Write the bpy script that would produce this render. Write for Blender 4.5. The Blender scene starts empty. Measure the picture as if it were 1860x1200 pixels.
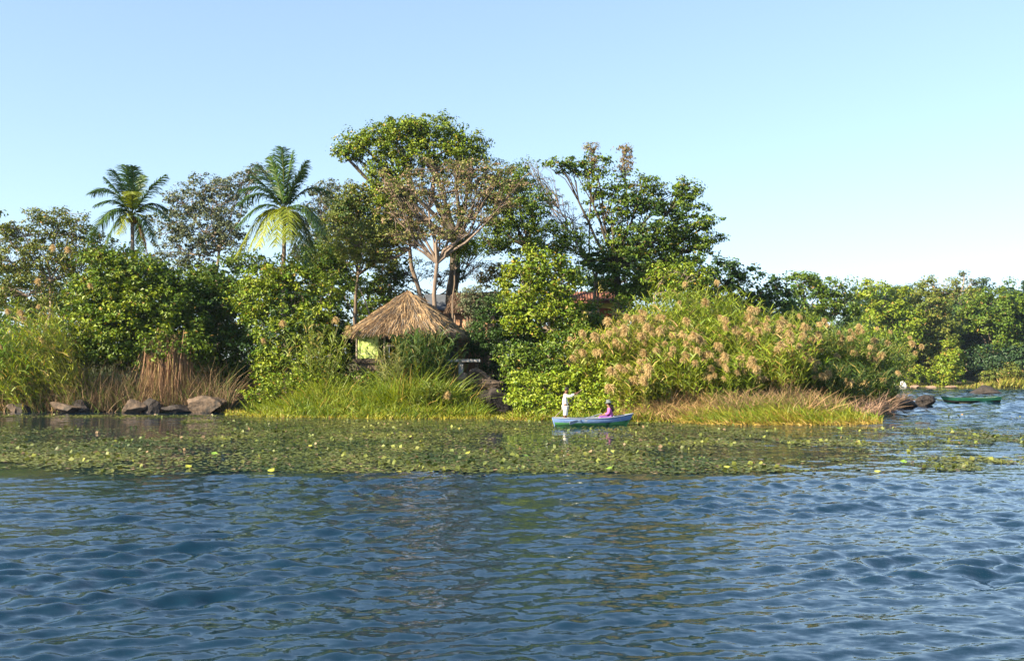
import bpy, bmesh, math, random
import numpy as np
from mathutils import Vector

S = bpy.context.scene
COL = S.collection
rng = np.random.default_rng(7)
random.seed(7)
PI = math.pi

# ------------------------------------------------------------------ camera, sky, sun, exposure
F = 1825.0                      # focal length in pixels of the 1860 px wide photograph
CH = 2.2                        # eye height above the water
TH = math.atan(82.0 / F)        # upward pitch
cam = bpy.data.cameras.new('camera')
cam.sensor_width = 36.0
cam.lens = F / 1860.0 * 36.0
cam.clip_start = 0.1
cam.clip_end = 6000.0
camo = bpy.data.objects.new('camera', cam)
COL.objects.link(camo)
camo.location = (0, 0, CH)
camo.rotation_euler = (PI / 2 + TH, 0, 0)
S.camera = camo

SUN_AZ = math.radians(238)      # compass bearing of the sun, view looks north (+Y)
SUN_EL = math.radians(28)
world = bpy.data.worlds.new('World')
S.world = world
world.use_nodes = True
wn = world.node_tree.nodes
wl = world.node_tree.links
wn.clear()
sky = wn.new('ShaderNodeTexSky')
sky.sky_type = 'NISHITA'
sky.sun_disc = False
sky.sun_elevation = SUN_EL
sky.sun_rotation = SUN_AZ
sky.air_density = 1.0
sky.dust_density = 0.15
sky.ozone_density = 1.2
bg = wn.new('ShaderNodeBackground')
bg.inputs['Strength'].default_value = 0.15
wo = wn.new('ShaderNodeOutputWorld')
tint = wn.new('ShaderNodeMix'); tint.data_type = 'RGBA'; tint.blend_type = 'MULTIPLY'
tint.inputs[0].default_value = 1.0
tint.inputs[7].default_value = (0.685, 0.785, 0.91, 1)
gm = wn.new('ShaderNodeGamma'); gm.inputs['Gamma'].default_value = 0.6
wl.new(sky.outputs[0], gm.inputs['Color'])
wl.new(gm.outputs[0], tint.inputs[6])
wl.new(tint.outputs[2], bg.inputs['Color'])
wl.new(bg.outputs[0], wo.inputs[0])

sl = bpy.data.lights.new('sun', 'SUN')
sl.energy = 5.0
sl.angle = math.radians(0.5)
sl.color = (1.0, 0.85, 0.62)
so = bpy.data.objects.new('sun', sl)
COL.objects.link(so)
to_sun = Vector((math.sin(SUN_AZ) * math.cos(SUN_EL), math.cos(SUN_AZ) * math.cos(SUN_EL), math.sin(SUN_EL)))
so.rotation_euler = to_sun.to_track_quat('Z', 'Y').to_euler()

S.view_settings.view_transform = 'Standard'
S.view_settings.look = 'None'
S.view_settings.exposure = 1.85
S.view_settings.gamma = 1.0
S.view_settings.use_curve_mapping = False
S.render.engine = 'CYCLES'
S.cycles.max_bounces = 6
S.cycles.diffuse_bounces = 2
S.cycles.transmission_bounces = 3
S.cycles.transparent_max_bounces = 4

# ------------------------------------------------------------------ helpers
def W(px, py, D):
    """point at distance D (along +Y) that the photograph shows at (px, py)"""
    dx = px - 930.0
    up = 600.0 - py
    y = math.cos(TH) * F - math.sin(TH) * up
    z = math.sin(TH) * F + math.cos(TH) * up
    k = D / y
    return np.array((dx * k, D, CH + z * k))

def GX(px, D):
    return (px - 930.0) / F * D

def DW(py):
    """distance of the water surface seen at row py"""
    return CH * F / (py - 682.0)

def tag(o, label=None, cat=None, group=None, kind=None):
    if label: o['label'] = label
    if cat: o['category'] = cat
    if group: o['group'] = group
    if kind: o['kind'] = kind
    return o

def empty(name, loc, label=None, cat=None, group=None, rz=0.0):
    o = bpy.data.objects.new(name, None)
    o.empty_display_size = 0.3
    o.location = loc
    o.rotation_euler = (0, 0, rz)
    COL.objects.link(o)
    return tag(o, label, cat, group)

def mesh_np(name, V, Fc, mats, col=None, smooth=False, parent=None, midx=None, local=True):
    """V (n,3) world coordinates, Fc (m,k) faces, col (m,3) colours per face"""
    V = np.asarray(V, dtype=np.float32)
    Fc = np.asarray(Fc, dtype=np.int32)
    if parent is not None and local:
        V = V - np.array(parent.location, dtype=np.float32)
    me = bpy.data.meshes.new(name)
    n, (m, k) = len(V), Fc.shape
    me.vertices.add(n)
    me.vertices.foreach_set('co', V.ravel())
    me.loops.add(m * k)
    me.loops.foreach_set('vertex_index', Fc.ravel())
    me.polygons.add(m)
    me.polygons.foreach_set('loop_start', np.arange(0, m * k, k, dtype=np.int32))
    if midx is not None:
        me.polygons.foreach_set('material_index', np.asarray(midx, dtype=np.int32))
    me.polygons.foreach_set('use_smooth', np.full(m, smooth, dtype=bool))
    me.update(calc_edges=True)
    if col is not None:
        a = me.attributes.new('col', 'FLOAT_COLOR', 'FACE')
        c = np.ones((m, 4), dtype=np.float32)
        c[:, :3] = col
        a.data.foreach_set('color', c.ravel())
    for mt in (mats if isinstance(mats, (list, tuple)) else [mats]):
        me.materials.append(mt)
    o = bpy.data.objects.new(name, me)
    COL.objects.link(o)
    if parent is not None:
        o.parent = parent
    return o

def unit(v):
    return v / np.maximum(np.linalg.norm(v, axis=-1, keepdims=True), 1e-9)

def rnd_dir(n):
    return unit(rng.normal(size=(n, 3)))

def leaf_quads(C, N, L, Wd, droop=0.12):
    n = len(C)
    t = unit(np.cross(N, rnd_dir(n)))
    b = np.cross(N, t)
    L = np.broadcast_to(np.asarray(L, dtype=float).reshape(-1, 1), (n, 1))
    Wd = np.broadcast_to(np.asarray(Wd, dtype=float).reshape(-1, 1), (n, 1))
    v0 = C - t * L * .5
    v1 = C + b * Wd * .5 + N * L * droop - t * L * .05
    v2 = C + t * L * .5 - N * L * droop * .6
    v3 = C - b * Wd * .5 + N * L * droop - t * L * .05
    V = np.stack([v0, v1, v2, v3], axis=1).reshape(-1, 3)
    return V, np.arange(4 * n).reshape(-1, 4)

def ribbons(P, Dr, L, Wd, bend, nseg=3, taper=0.75, side=None):
    """curved tapering blades: P roots, Dr directions, bend (n,3) total offset of the tip"""
    n = len(P)
    Dr = unit(Dr)
    L = np.broadcast_to(np.asarray(L, dtype=float).reshape(-1, 1), (n, 1))
    Wd = np.broadcast_to(np.asarray(Wd, dtype=float).reshape(-1, 1), (n, 1))
    if side is None:
        side = unit(np.cross(Dr, rnd_dir(n)))
    V = []
    for i in range(nseg + 1):
        t = i / nseg
        p = P + Dr * L * t + bend * t * t
        w = Wd * .5 * (1 - taper * t ** 1.5)
        V.append(p - side * w)
        V.append(p + side * w)
    V = np.stack(V, axis=1).reshape(-1, 3)
    k = 2 * (nseg + 1)
    base = (np.arange(n) * k)[:, None, None]
    q = np.array([[2 * i, 2 * i + 1, 2 * i + 3, 2 * i + 2] for i in range(nseg)])[None]
    return V, (base + q).reshape(-1, 4), nseg

def pal(n, A, B, C=None, pC=0.0, t=None, var=0.25):
    if t is None:
        t = rng.random(n)
    t = np.clip(t, 0, 1)[:, None]
    c = np.array(A) * (1 - t) + np.array(B) * t
    if C is not None:
        m = rng.random(n) < pC
        c[m] = np.array(C)
    return np.clip(c * (1 + var * (rng.random(n)[:, None] * 2 - 1)), 0, 1)

def tube_arrays(path, radii, k=6):
    path = np.asarray(path, dtype=float)
    n = len(path)
    tan = np.gradient(path, axis=0)
    tan = unit(tan)
    ref = np.array([0.3, 1, 0.1]) if abs(tan[:, 2]).mean() > .5 else np.array([0, 0, 1.0])
    s = unit(np.cross(tan, ref))
    u = np.cross(tan, s)
    a = np.linspace(0, 2 * PI, k, endpoint=False)
    ring = s[:, None] * np.cos(a)[None, :, None] + u[:, None] * np.sin(a)[None, :, None]
    V = (path[:, None] + ring * np.asarray(radii)[:, None, None]).reshape(-1, 3)
    Fc = []
    for i in range(n - 1):
        for j in range(k):
            j2 = (j + 1) % k
            Fc.append((i * k + j, i * k + j2, (i + 1) * k + j2, (i + 1) * k + j))
    return V, np.array(Fc)

def join_arrays(parts):
    V, Fc, o = [], [], 0
    for v, f in parts:
        V.append(v); Fc.append(f + o); o += len(v)
    return np.concatenate(V), np.concatenate(Fc)

def wobble_path(p0, p1, n, amp, sag=0.0):
    t = np.linspace(0, 1, n)[:, None]
    p = p0 + (p1 - p0) * t
    L = np.linalg.norm(p1 - p0)
    off = rng.normal(size=(n, 3)) * amp * L
    off = (off + np.roll(off, 1, 0)) * .5
    w = np.sin(t * PI)
    p = p + off * w
    p[:, 2] += (sag * L * w[:, 0])
    return p

# value noise on a lattice
_lat = rng.random((256, 256))
def vnoise(x, y):
    xi = np.floor(x).astype(int); yi = np.floor(y).astype(int)
    fx = x - xi; fy = y - yi
    fx = fx * fx * (3 - 2 * fx); fy = fy * fy * (3 - 2 * fy)
    a = _lat[xi % 256, yi % 256]; b = _lat[(xi + 1) % 256, yi % 256]
    c = _lat[xi % 256, (yi + 1) % 256]; d = _lat[(xi + 1) % 256, (yi + 1) % 256]
    return (a * (1 - fx) + b * fx) * (1 - fy) + (c * (1 - fx) + d * fx) * fy
def fbm(x, y, o=3):
    s = 0; a = 1; n = 0
    for i in range(o):
        s = s + a * vnoise(x * 2 ** i + 17 * i, y * 2 ** i + 31 * i); n += a; a *= .5
    return s / n
def sstep(a, b, x):
    t = np.clip((x - a) / (b - a), 0, 1)
    return t * t * (3 - 2 * t)

# ------------------------------------------------------------------ materials
def new_mat(name):
    m = bpy.data.materials.new(name)
    m.use_nodes = True
    m.node_tree.nodes.clear()
    return m, m.node_tree.nodes, m.node_tree.links

def leaf_mat(name, trans=0.3, rough=0.5, spec=0.3):
    m, n, l = new_mat(name)
    at = n.new('ShaderNodeAttribute'); at.attribute_name = 'col'
    p = n.new('ShaderNodeBsdfPrincipled')
    p.inputs['Roughness'].default_value = rough
    p.inputs['Specular IOR Level'].default_value = spec
    t = n.new('ShaderNodeBsdfTranslucent')
    hs = n.new('ShaderNodeHueSaturation')
    hs.inputs['Hue'].default_value = 0.485
    hs.inputs['Saturation'].default_value = 1.1
    hs.inputs['Value'].default_value = 1.3
    mx = n.new('ShaderNodeMixShader'); mx.inputs[0].default_value = trans
    out = n.new('ShaderNodeOutputMaterial')
    l.new(at.outputs['Color'], p.inputs['Base Color'])
    l.new(at.outputs['Color'], hs.inputs['Color'])
    l.new(hs.outputs[0], t.inputs['Color'])
    l.new(p.outputs[0], mx.inputs[1]); l.new(t.outputs[0], mx.inputs[2])
    l.new(mx.outputs[0], out.inputs[0])
    return m

def noise_mat(name, A, B, scale=6.0, rough=0.85, bump=0.3, stretch=(1, 1, 1), detail=6, spec=0.3, C=None, c_scale=2.0, c_lo=.55, c_hi=.65, attr=False):
    m, n, l = new_mat(name)
    tc = n.new('ShaderNodeTexCoord')
    mp = n.new('ShaderNodeMapping'); mp.inputs['Scale'].default_value = stretch
    l.new(tc.outputs['Object'], mp.inputs[0])
    ns = n.new('ShaderNodeTexNoise'); ns.inputs['Scale'].default_value = scale; ns.inputs['Detail'].default_value = detail
    ns.inputs['Roughness'].default_value = .65
    l.new(mp.outputs[0], ns.inputs['Vector'])
    cr = n.new('ShaderNodeValToRGB')
    cr.color_ramp.elements[0].position = .32; cr.color_ramp.elements[0].color = (*A, 1)
    cr.color_ramp.elements[1].position = .68; cr.color_ramp.elements[1].color = (*B, 1)
    l.new(ns.outputs[0], cr.inputs[0])
    colout = cr.outputs[0]
    if C is not None:
        n2 = n.new('ShaderNodeTexNoise'); n2.inputs['Scale'].default_value = c_scale; n2.inputs['Detail'].default_value = 5
        l.new(tc.outputs['Object'], n2.inputs['Vector'])
        r2 = n.new('ShaderNodeMapRange'); r2.inputs[1].default_value = c_lo; r2.inputs[2].default_value = c_hi
        l.new(n2.outputs[0], r2.inputs[0])
        mx = n.new('ShaderNodeMix'); mx.data_type = 'RGBA'
        l.new(r2.outputs[0], mx.inputs[0]); l.new(colout, mx.inputs[6]); mx.inputs[7].default_value = (*C, 1)
        colout = mx.outputs[2]
    p = n.new('ShaderNodeBsdfPrincipled')
    p.inputs['Roughness'].default_value = rough
    p.inputs['Specular IOR Level'].default_value = spec
    l.new(colout, p.inputs['Base Color'])
    if bump:
        b = n.new('ShaderNodeBump'); b.inputs['Strength'].default_value = bump; b.inputs['Distance'].default_value = .22 if bump >= .8 else .05
        l.new(ns.outputs[0], b.inputs['Height']); l.new(b.outputs[0], p.inputs['Normal'])
    out = n.new('ShaderNodeOutputMaterial')
    l.new(p.outputs[0], out.inputs[0])
    return m

M_leaf = leaf_mat('leaf', trans=0.2)
M_grass = leaf_mat('grass', trans=0.3, rough=.5, spec=.3)
M_straw = leaf_mat('straw', trans=0.15, rough=.7, spec=.15)
M_plume = leaf_mat('plume', trans=0.35, rough=.9, spec=.05)
M_pad = leaf_mat('pad', trans=0.1, rough=.5, spec=.25)
M_bark_pale = noise_mat('bark_pale', (.17, .12, .09), (.34, .27, .21), 3, stretch=(2, 2, .4))
M_bark_pink = noise_mat('bark_pink', (.10, .075, .06), (.24, .18, .135), 3, stretch=(2, 2, .4))
M_bark_dark = noise_mat('bark_dark', (.035, .03, .022), (.09, .07, .05), 3, stretch=(2, 2, .4))
M_bark_mid = noise_mat('bark_mid', (.09, .065, .045), (.2, .15, .11), 3, stretch=(2, 2, .4))
M_rock = noise_mat('rock', (.035, .028, .022), (.17, .12, .085), 1.6, bump=.8, C=(.05, .045, .04), c_scale=1.1)
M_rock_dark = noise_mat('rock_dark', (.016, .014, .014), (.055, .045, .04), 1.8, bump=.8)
M_rock_pink = noise_mat('rock_pink', (.16, .11, .08), (.30, .21, .15), 1.5, bump=.6)
M_rock_white = noise_mat('rock_white', (.55, .5, .45), (.8, .78, .74), 1.5, bump=.3)
M_soil = noise_mat('soil', (.035, .03, .018), (.07, .065, .03), .8, bump=.5, C=(.035, .05, .015), c_scale=.4, c_lo=.4, c_hi=.6)
M_thatch_core = noise_mat('thatch_core', (.07, .045, .025), (.16, .10, .06), 5, stretch=(1, 1, .4))
M_post = noise_mat('post_wood', (.14, .11, .085), (.30, .25, .2), 4, stretch=(3, 3, .5))
M_darkwood = noise_mat('dark_wood', (.03, .022, .015), (.07, .05, .035), 4)
M_yellow = noise_mat('yellow_paint_dappled_shade', (.38, .44, .12), (.52, .56, .22), 3.5, rough=.9, bump=.1, C=(.16, .24, .05), c_scale=5.0, c_lo=.42, c_hi=.60)  # green blotches are dappled leaf shade painted into the wall colour
M_yellow2 = noise_mat('house_yellow_paint', (.48, .42, .10), (.60, .54, .18), 2.0, rough=.9, bump=.1)
M_tile = noise_mat('red_tile', (.15, .06, .04), (.28, .13, .085), 3)
M_stone = noise_mat('stone_slab', (.26, .25, .24), (.42, .41, .40), 4, bump=.2)
M_orange = noise_mat('orange_plaster', (.30, .16, .09), (.42, .25, .16), 2, bump=.1)
M_grey_roof = noise_mat('grey_roof', (.07, .08, .10), (.12, .135, .16), 1.5, bump=.1)
M_red_door = noise_mat('red_wood', (.2, .045, .02), (.3, .08, .04), 3)
M_skin = noise_mat('skin_dark', (.11, .055, .035), (.15, .075, .05), 5, rough=.55, bump=0)
M_skin2 = noise_mat('skin_brown', (.20, .10, .07), (.25, .13, .09), 5, rough=.55, bump=0)
M_white = noise_mat('white_cotton', (.70, .69, .60), (.82, .80, .72), 7, rough=.9, bump=.15)
M_pinkc = noise_mat('magenta_cotton', (.34, .06, .22), (.46, .12, .32), 7, rough=.9, bump=.15)
M_purple = noise_mat('purple_cotton', (.14, .05, .22), (.2, .08, .3), 7, rough=.9, bump=.1)
M_greyc = noise_mat('grey_felt', (.08, .10, .10), (.16, .18, .18), 8, rough=.9, bump=.1)
M_hair = noise_mat('black_hair', (.008, .007, .006), (.02, .016, .014), 20, rough=.5, bump=.2)
M_eye = noise_mat('eye', (.02, .015, .01), (.03, .02, .015), 5, rough=.2, bump=0)
M_blue = noise_mat('boat_blue_paint', (.08, .15, .34), (.17, .27, .45), 3.2, rough=.7, bump=.1, stretch=(.6, 1, 3), C=(.26, .31, .38), c_scale=3.5, c_lo=.60, c_hi=.75)
M_green = noise_mat('boat_green_paint', (.04, .20, .05), (.12, .36, .13), 3.0, rough=.6, bump=.1, stretch=(.6, 1, 2), C=(.02, .07, .04), c_scale=2.2, c_lo=.56, c_hi=.7)
M_boatrail = noise_mat('boat_pale_rail', (.16, .2, .27), (.28, .31, .38), 5, rough=.7, bump=.1)
M_dkgreen = noise_mat('boat_dark_green_paint', (.008, .065, .038), (.02, .12, .07), 3, rough=.5, bump=.1)
M_tar = noise_mat('boat_tar', (.01, .012, .012), (.03, .03, .03), 3, rough=.5, bump=.1)
M_inboat = noise_mat('boat_inside', (.12, .13, .11), (.25, .25, .2), 4)
M_coconut = noise_mat('coconut_husk', (.25, .12, .02), (.38, .2, .04), 5)

# ------------------------------------------------------------------ ground
def poly_sd(x, y, P):
    """signed distance to polygon, positive inside"""
    x = np.asarray(x, dtype=float); y = np.asarray(y, dtype=float)
    d = np.full(x.shape, 1e9); ins = np.zeros(x.shape, bool)
    n = len(P)
    for i in range(n):
        ax, ay = P[i]; bx, by = P[(i + 1) % n]
        ex, ey = bx - ax, by - ay
        t = np.clip(((x - ax) * ex + (y - ay) * ey) / (ex * ex + ey * ey), 0, 1)
        d = np.minimum(d, np.hypot(x - ax - ex * t, y - ay - ey * t))
        c = ((ay > y) != (by > y)) & (x < (bx - ax) * (y - ay) / (by - ay + 1e-12) + ax)
        ins ^= c
    return np.where(ins, d, -d)

ISL = [(GX(p, D), D) for p, D in [(-420, 66), (-200, 63), (0, 61.5), (120, 60.5), (250, 60.8), (400, 60.5), (440, 57), (520, 53.5), (700, 52.0), (880, 52.3), (905, 56), (925, 56), (945, 50), (1100, 48.6), (1230, 47.4), (1330, 45.8), (1480, 45.8), (1580, 47.5), (1605, 54), (1630, 66), (1650, 76)]]
ISL += [(34, 100), (26, 128), (-10, 140), (-60, 140), (-95, 110)]
FAR = [(GX(p, D), D) for p, D in [(1250, 176), (1600, 178), (1700, 182), (1860, 184), (2100, 186), (2500, 176), (2900, 168)]]
FAR += [(230, 300), (0, 320)]

def height(x, y):
    s = poly_sd(x, y, ISL)
    bumps = fbm(np.asarray(x) * .25 + 50, np.asarray(y) * .25 + 50, 3) - .5
    h = np.where(s > 0, .06 + 3.3 * sstep(0.3, 13, s) + bumps * .8 * sstep(0, 4, s), np.maximum(s * .35, -1.5))
    return h
def hfar(x, y):
    s = poly_sd(x, y, FAR)
    return np.where(s > 0, .1 + 3.0 * sstep(0, 25, s), np.maximum(s * .2, -2))
def hz(x, y):
    return float(height(np.array([x]), np.array([y]))[0])

def grid_mesh(name, x0, x1, nx, y0, y1, ny, hf, mat):
    X, Y = np.meshgrid(np.linspace(x0, x1, nx), np.linspace(y0, y1, ny))
    Z = hf(X.ravel(), Y.ravel())
    V = np.stack([X.ravel(), Y.ravel(), Z], 1)
    i = np.arange((ny - 1) * nx).reshape(ny - 1, nx)[:, :-1].ravel()
    Fc = np.stack([i, i + 1, i + nx + 1, i + nx], 1)
    return mesh_np(name, V, Fc, mat, smooth=True)
tag(grid_mesh('island_ground', -105, 50, 125, 42, 145, 85, height, M_soil), kind='structure')
tag(grid_mesh('far_shore_ground', 10, 300, 110, 165, 330, 60, hfar, M_soil), kind='structure')

# ------------------------------------------------------------------ water lily cover density (used by the waves too)
def lily_density(x, y):
    px = 930 + x / y * F
    py = 682 + CH * F / y
    n = fbm(x * .35 + 9, y * .16 + 3, 3)
    n2 = fbm(x * .12 + 40, y * .5 + 13, 3)
    wob = (n2 - .5) * 26
    outer = 866 - 12 * sstep(300, -50, px) - 14 * sstep(1500, 1860, px)
    d = sstep(outer + 5, outer - 16, py + wob * 1.6 + (n - .5) * 60)
    main = sstep(800, 818, py + wob)                       # dense outer belt
    shore = sstep(760, 756, py) * sstep(930, 850, px) * .9  # thin strip by the left bank
    mid = .62 * np.where(px > 330, sstep(757, 768, py), sstep(772, 783, py))
    # open patches
    left_open = sstep(420, 250, px) * sstep(812, 795, py)
    core = np.maximum(main, mid * (1 - .6 * left_open))
    core = np.maximum(core, shore)
    n4 = fbm(x * 1.3 + 5, y * .45 + 77, 2)
    # the right third thins out to scattered drifts
    r = sstep(1150, 1420, px)
    drift = sstep(.36, .56, n) * (sstep(772, 780, py) * sstep(812, 796, py) + .9 * sstep(822, 838, py) + .3) * sstep(.38, .62, n4)
    core = core * (1 - r) + r * (drift * .85 + .20 * sstep(772, 780, py))
    core *= (1 - .5 * sstep(1760, 1900, px))
    gap = sstep(1090, 1200, px) * sstep(806, 812, py) * sstep(834, 826, py)
    core *= 1 - .85 * gap
    hole = np.exp(-((px - 905) / 60) ** 2 - ((py - 792) / 8) ** 2)
    core *= 1 - .9 * hole
    core *= .30 + .95 * sstep(.36, .60, n)
    core *= .45 + .9 * sstep(.35, .6, n4)
    return np.clip(d * core, 0, 1)

def calm(x, y):
    """1 where the water lies still"""
    px = 930 + x / y * F
    py = 682 + CH * F / y
    c = sstep(872, 850, py) * sstep(1560, 1150, px)
    c = np.maximum(c, .65 * sstep(872, 850, py) * sstep(2000, 1500, px) * sstep(765, 780, py))
    return np.where(y > 3, c, 0)

# ------------------------------------------------------------------ water
def build_water():
    a_f = np.linspace(-.60, .60, 300)
    a_o = np.concatenate([np.linspace(.64, PI, 18)])
    ang = np.concatenate([-a_o[::-1], a_f, a_o[:-1]])      # full ring
    r = np.concatenate([np.geomspace(1.2, 5.5, 14)[:-1], np.geomspace(6, 26, 310), np.geomspace(26.2, 78, 130), np.linspace(78.6, 178, 150), np.geomspace(182, 1500, 18)])
    R, A = np.meshgrid(r, ang, indexing='ij')
    X = R * np.sin(A); Y = R * np.cos(A)
    cell = np.maximum(np.gradient(r)[:, None] * np.ones_like(A), R * .0037)
    Z = np.zeros_like(X)
    wrng = np.random.default_rng(3)
    warpx = (fbm(X * .18 + 70, Y * .18 + 70, 2) - .5)
    patch = .45 + 1.05 * sstep(.25, .75, fbm(X * .22 + 20, Y * .35 + 60, 3))
    for i in range(80):
        lam = .17 * (11.0 ** (wrng.random() ** 1.1))
        th = math.radians(-90 + 26 + wrng.normal() * (30 if lam < .8 else 20))
        k = 2 * PI / lam
        steep = (.038 if lam < .7 else .017) * (.5 + wrng.random())
        ph = wrng.random() * 2 * PI
        att = np.clip((lam / cell - 2.5) / 3.0, 0, 1)
        arg = k * (X * math.cos(th) + Y * math.sin(th)) + ph + warpx * 5
        s = np.sin(arg)
        Z += att * steep / k * (s + .35 * (s * s - .5) * 1.4) * patch
    fm = sstep(45, 62, R) * sstep(230, 175, R)
    for i in range(22):
        lam = 1.5 * (2.6 ** wrng.random())
        th = math.radians(-90 + 20 + wrng.normal() * 32)
        k = 2 * PI / lam
        s = np.sin(k * (X * math.cos(th) + Y * math.sin(th)) + wrng.random() * 2 * PI + warpx * 4)
        Z += fm * .055 * (.5 + wrng.random()) / k * (s + .35 * (s * s - .5)) * np.clip((lam / cell - 1.6) / 1.2, 0, 1)
    Z *= 1 - .86 * calm(X, np.maximum(Y, .5)) * (Y > 0)
    Z *= sstep(400, 60, R)
    nA = len(ang); nR = len(r)
    V = np.stack([X.ravel(), Y.ravel(), Z.ravel()], 1)
    i = np.arange((nR - 1) * nA).reshape(nR - 1, nA)
    j = np.roll(i, -1, axis=1)
    Fc = np.stack([i.ravel(), j.ravel(), (j + nA).ravel(), (i + nA).ravel()], 1)[:, ::-1]
    V = np.vstack([V, [[0, 0, 0]]])
    # close the small disc under the viewer
    c = len(V) - 1
    inner = np.stack([np.full(nA, c), np.roll(np.arange(nA), -1), np.arange(nA), np.arange(nA)], 1)
    m, n, l = new_mat('lake_water')
    tc = n.new('ShaderNodeTexCoord')
    geo = n.new('ShaderNodeNewGeometry')
    prev = geo.outputs['Normal']
    # ripples too small for the mesh: slopes taken straight from noise, strength per zone
    for scale, stretch, attr, amp, det in ((11.0, (.7, 1.4, 1), 'ripple', .36, 4), (1.8, (.6, 1.7, 1), 'far', 1.3, 4)):
        mp = n.new('ShaderNodeMapping'); mp.inputs['Scale'].default_value = stretch; mp.inputs['Rotation'].default_value = (0, 0, -.35)
        l.new(tc.outputs['Object'], mp.inputs[0])
        ns = n.new('ShaderNodeTexNoise'); ns.inputs['Scale'].default_value = scale; ns.inputs['Detail'].default_value = det
        l.new(mp.outputs[0], ns.inputs['Vector'])
        sub = n.new('ShaderNodeVectorMath'); sub.operation = 'SUBTRACT'; sub.inputs[1].default_value = (.5, .5, .5)
        l.new(ns.outputs['Color'], sub.inputs[0])
        fl = n.new('ShaderNodeVectorMath'); fl.operation = 'MULTIPLY'; fl.inputs[1].default_value = (amp * .6, amp, 0)
        l.new(sub.outputs[0], fl.inputs[0])
        at = n.new('ShaderNodeAttribute'); at.attribute_name = attr
        sc_ = n.new('ShaderNodeVectorMath'); sc_.operation = 'SCALE'
        l.new(fl.outputs[0], sc_.inputs[0]); l.new(at.outputs['Fac'], sc_.inputs['Scale'])
        ad = n.new('ShaderNodeVectorMath'); ad.operation = 'ADD'
        l.new(prev, ad.inputs[0]); l.new(sc_.outputs[0], ad.inputs[1])
        prev = ad.outputs[0]
    nz = n.new('ShaderNodeVectorMath'); nz.operation = 'NORMALIZE'
    l.new(prev, nz.inputs[0])
    p = n.new('ShaderNodeBsdfPrincipled')
    p.inputs['Base Color'].default_value = (.003, .017, .033, 1)
    p.inputs['Roughness'].default_value = .02
    p.inputs['IOR'].default_value = 1.33
    p.inputs['Specular IOR Level'].default_value = .5
    l.new(nz.outputs[0], p.inputs['Normal'])
    out = n.new('ShaderNodeOutputMaterial')
    l.new(p.outputs[0], out.inputs[0])
    o = mesh_np('water', V[:-1], Fc, m, smooth=True)
    a = o.data.attributes.new('ripple', 'FLOAT', 'POINT')
    cc = (calm(X, np.maximum(Y, .5)) * (Y > 0)).ravel().astype(np.float32)
    a.data.foreach_set('value', (1 - .85 * cc).astype(np.float32))
    a = o.data.attributes.new('far', 'FLOAT', 'POINT')
    a.data.foreach_set('value', (sstep(20, 42, R).ravel() * (1 - .93 * np.minimum(cc * 1.05, 1))).astype(np.float32))
    tag(o, kind='structure')
build_water()

# ------------------------------------------------------------------ palettes (leaf colours A, B, odd one C)
PAL = {
 'bright': ((.060, .140, .008), (.240, .280, .018), (.28, .19, .03), .04),
 'mid':    ((.026, .080, .008), (.145, .200, .015), (.20, .13, .03), .03),
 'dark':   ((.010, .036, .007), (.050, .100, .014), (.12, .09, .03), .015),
 'olive':  ((.060, .100, .014), (.175, .195, .028), (.24, .15, .05), .05),
 'grey':   ((.050, .080, .030), (.155, .175, .095), (.18, .14, .10), .05),
 'pink':   ((.065, .115, .020), (.200, .190, .055), (.27, .18, .11), .28),
 'vine':   ((.170, .120, .055), (.260, .180, .090), (.11, .15, .03), .30),
 'lime':   ((.100, .190, .010), (.250, .290, .018), (.24, .2, .03), .04),
 'rust':   ((.170, .115, .025), (.240, .160, .035), (.10, .15, .02), .3),
 'blue':   ((.015, .045, .018), (.050, .095, .028), (.1, .09, .04), .01),
}

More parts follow.
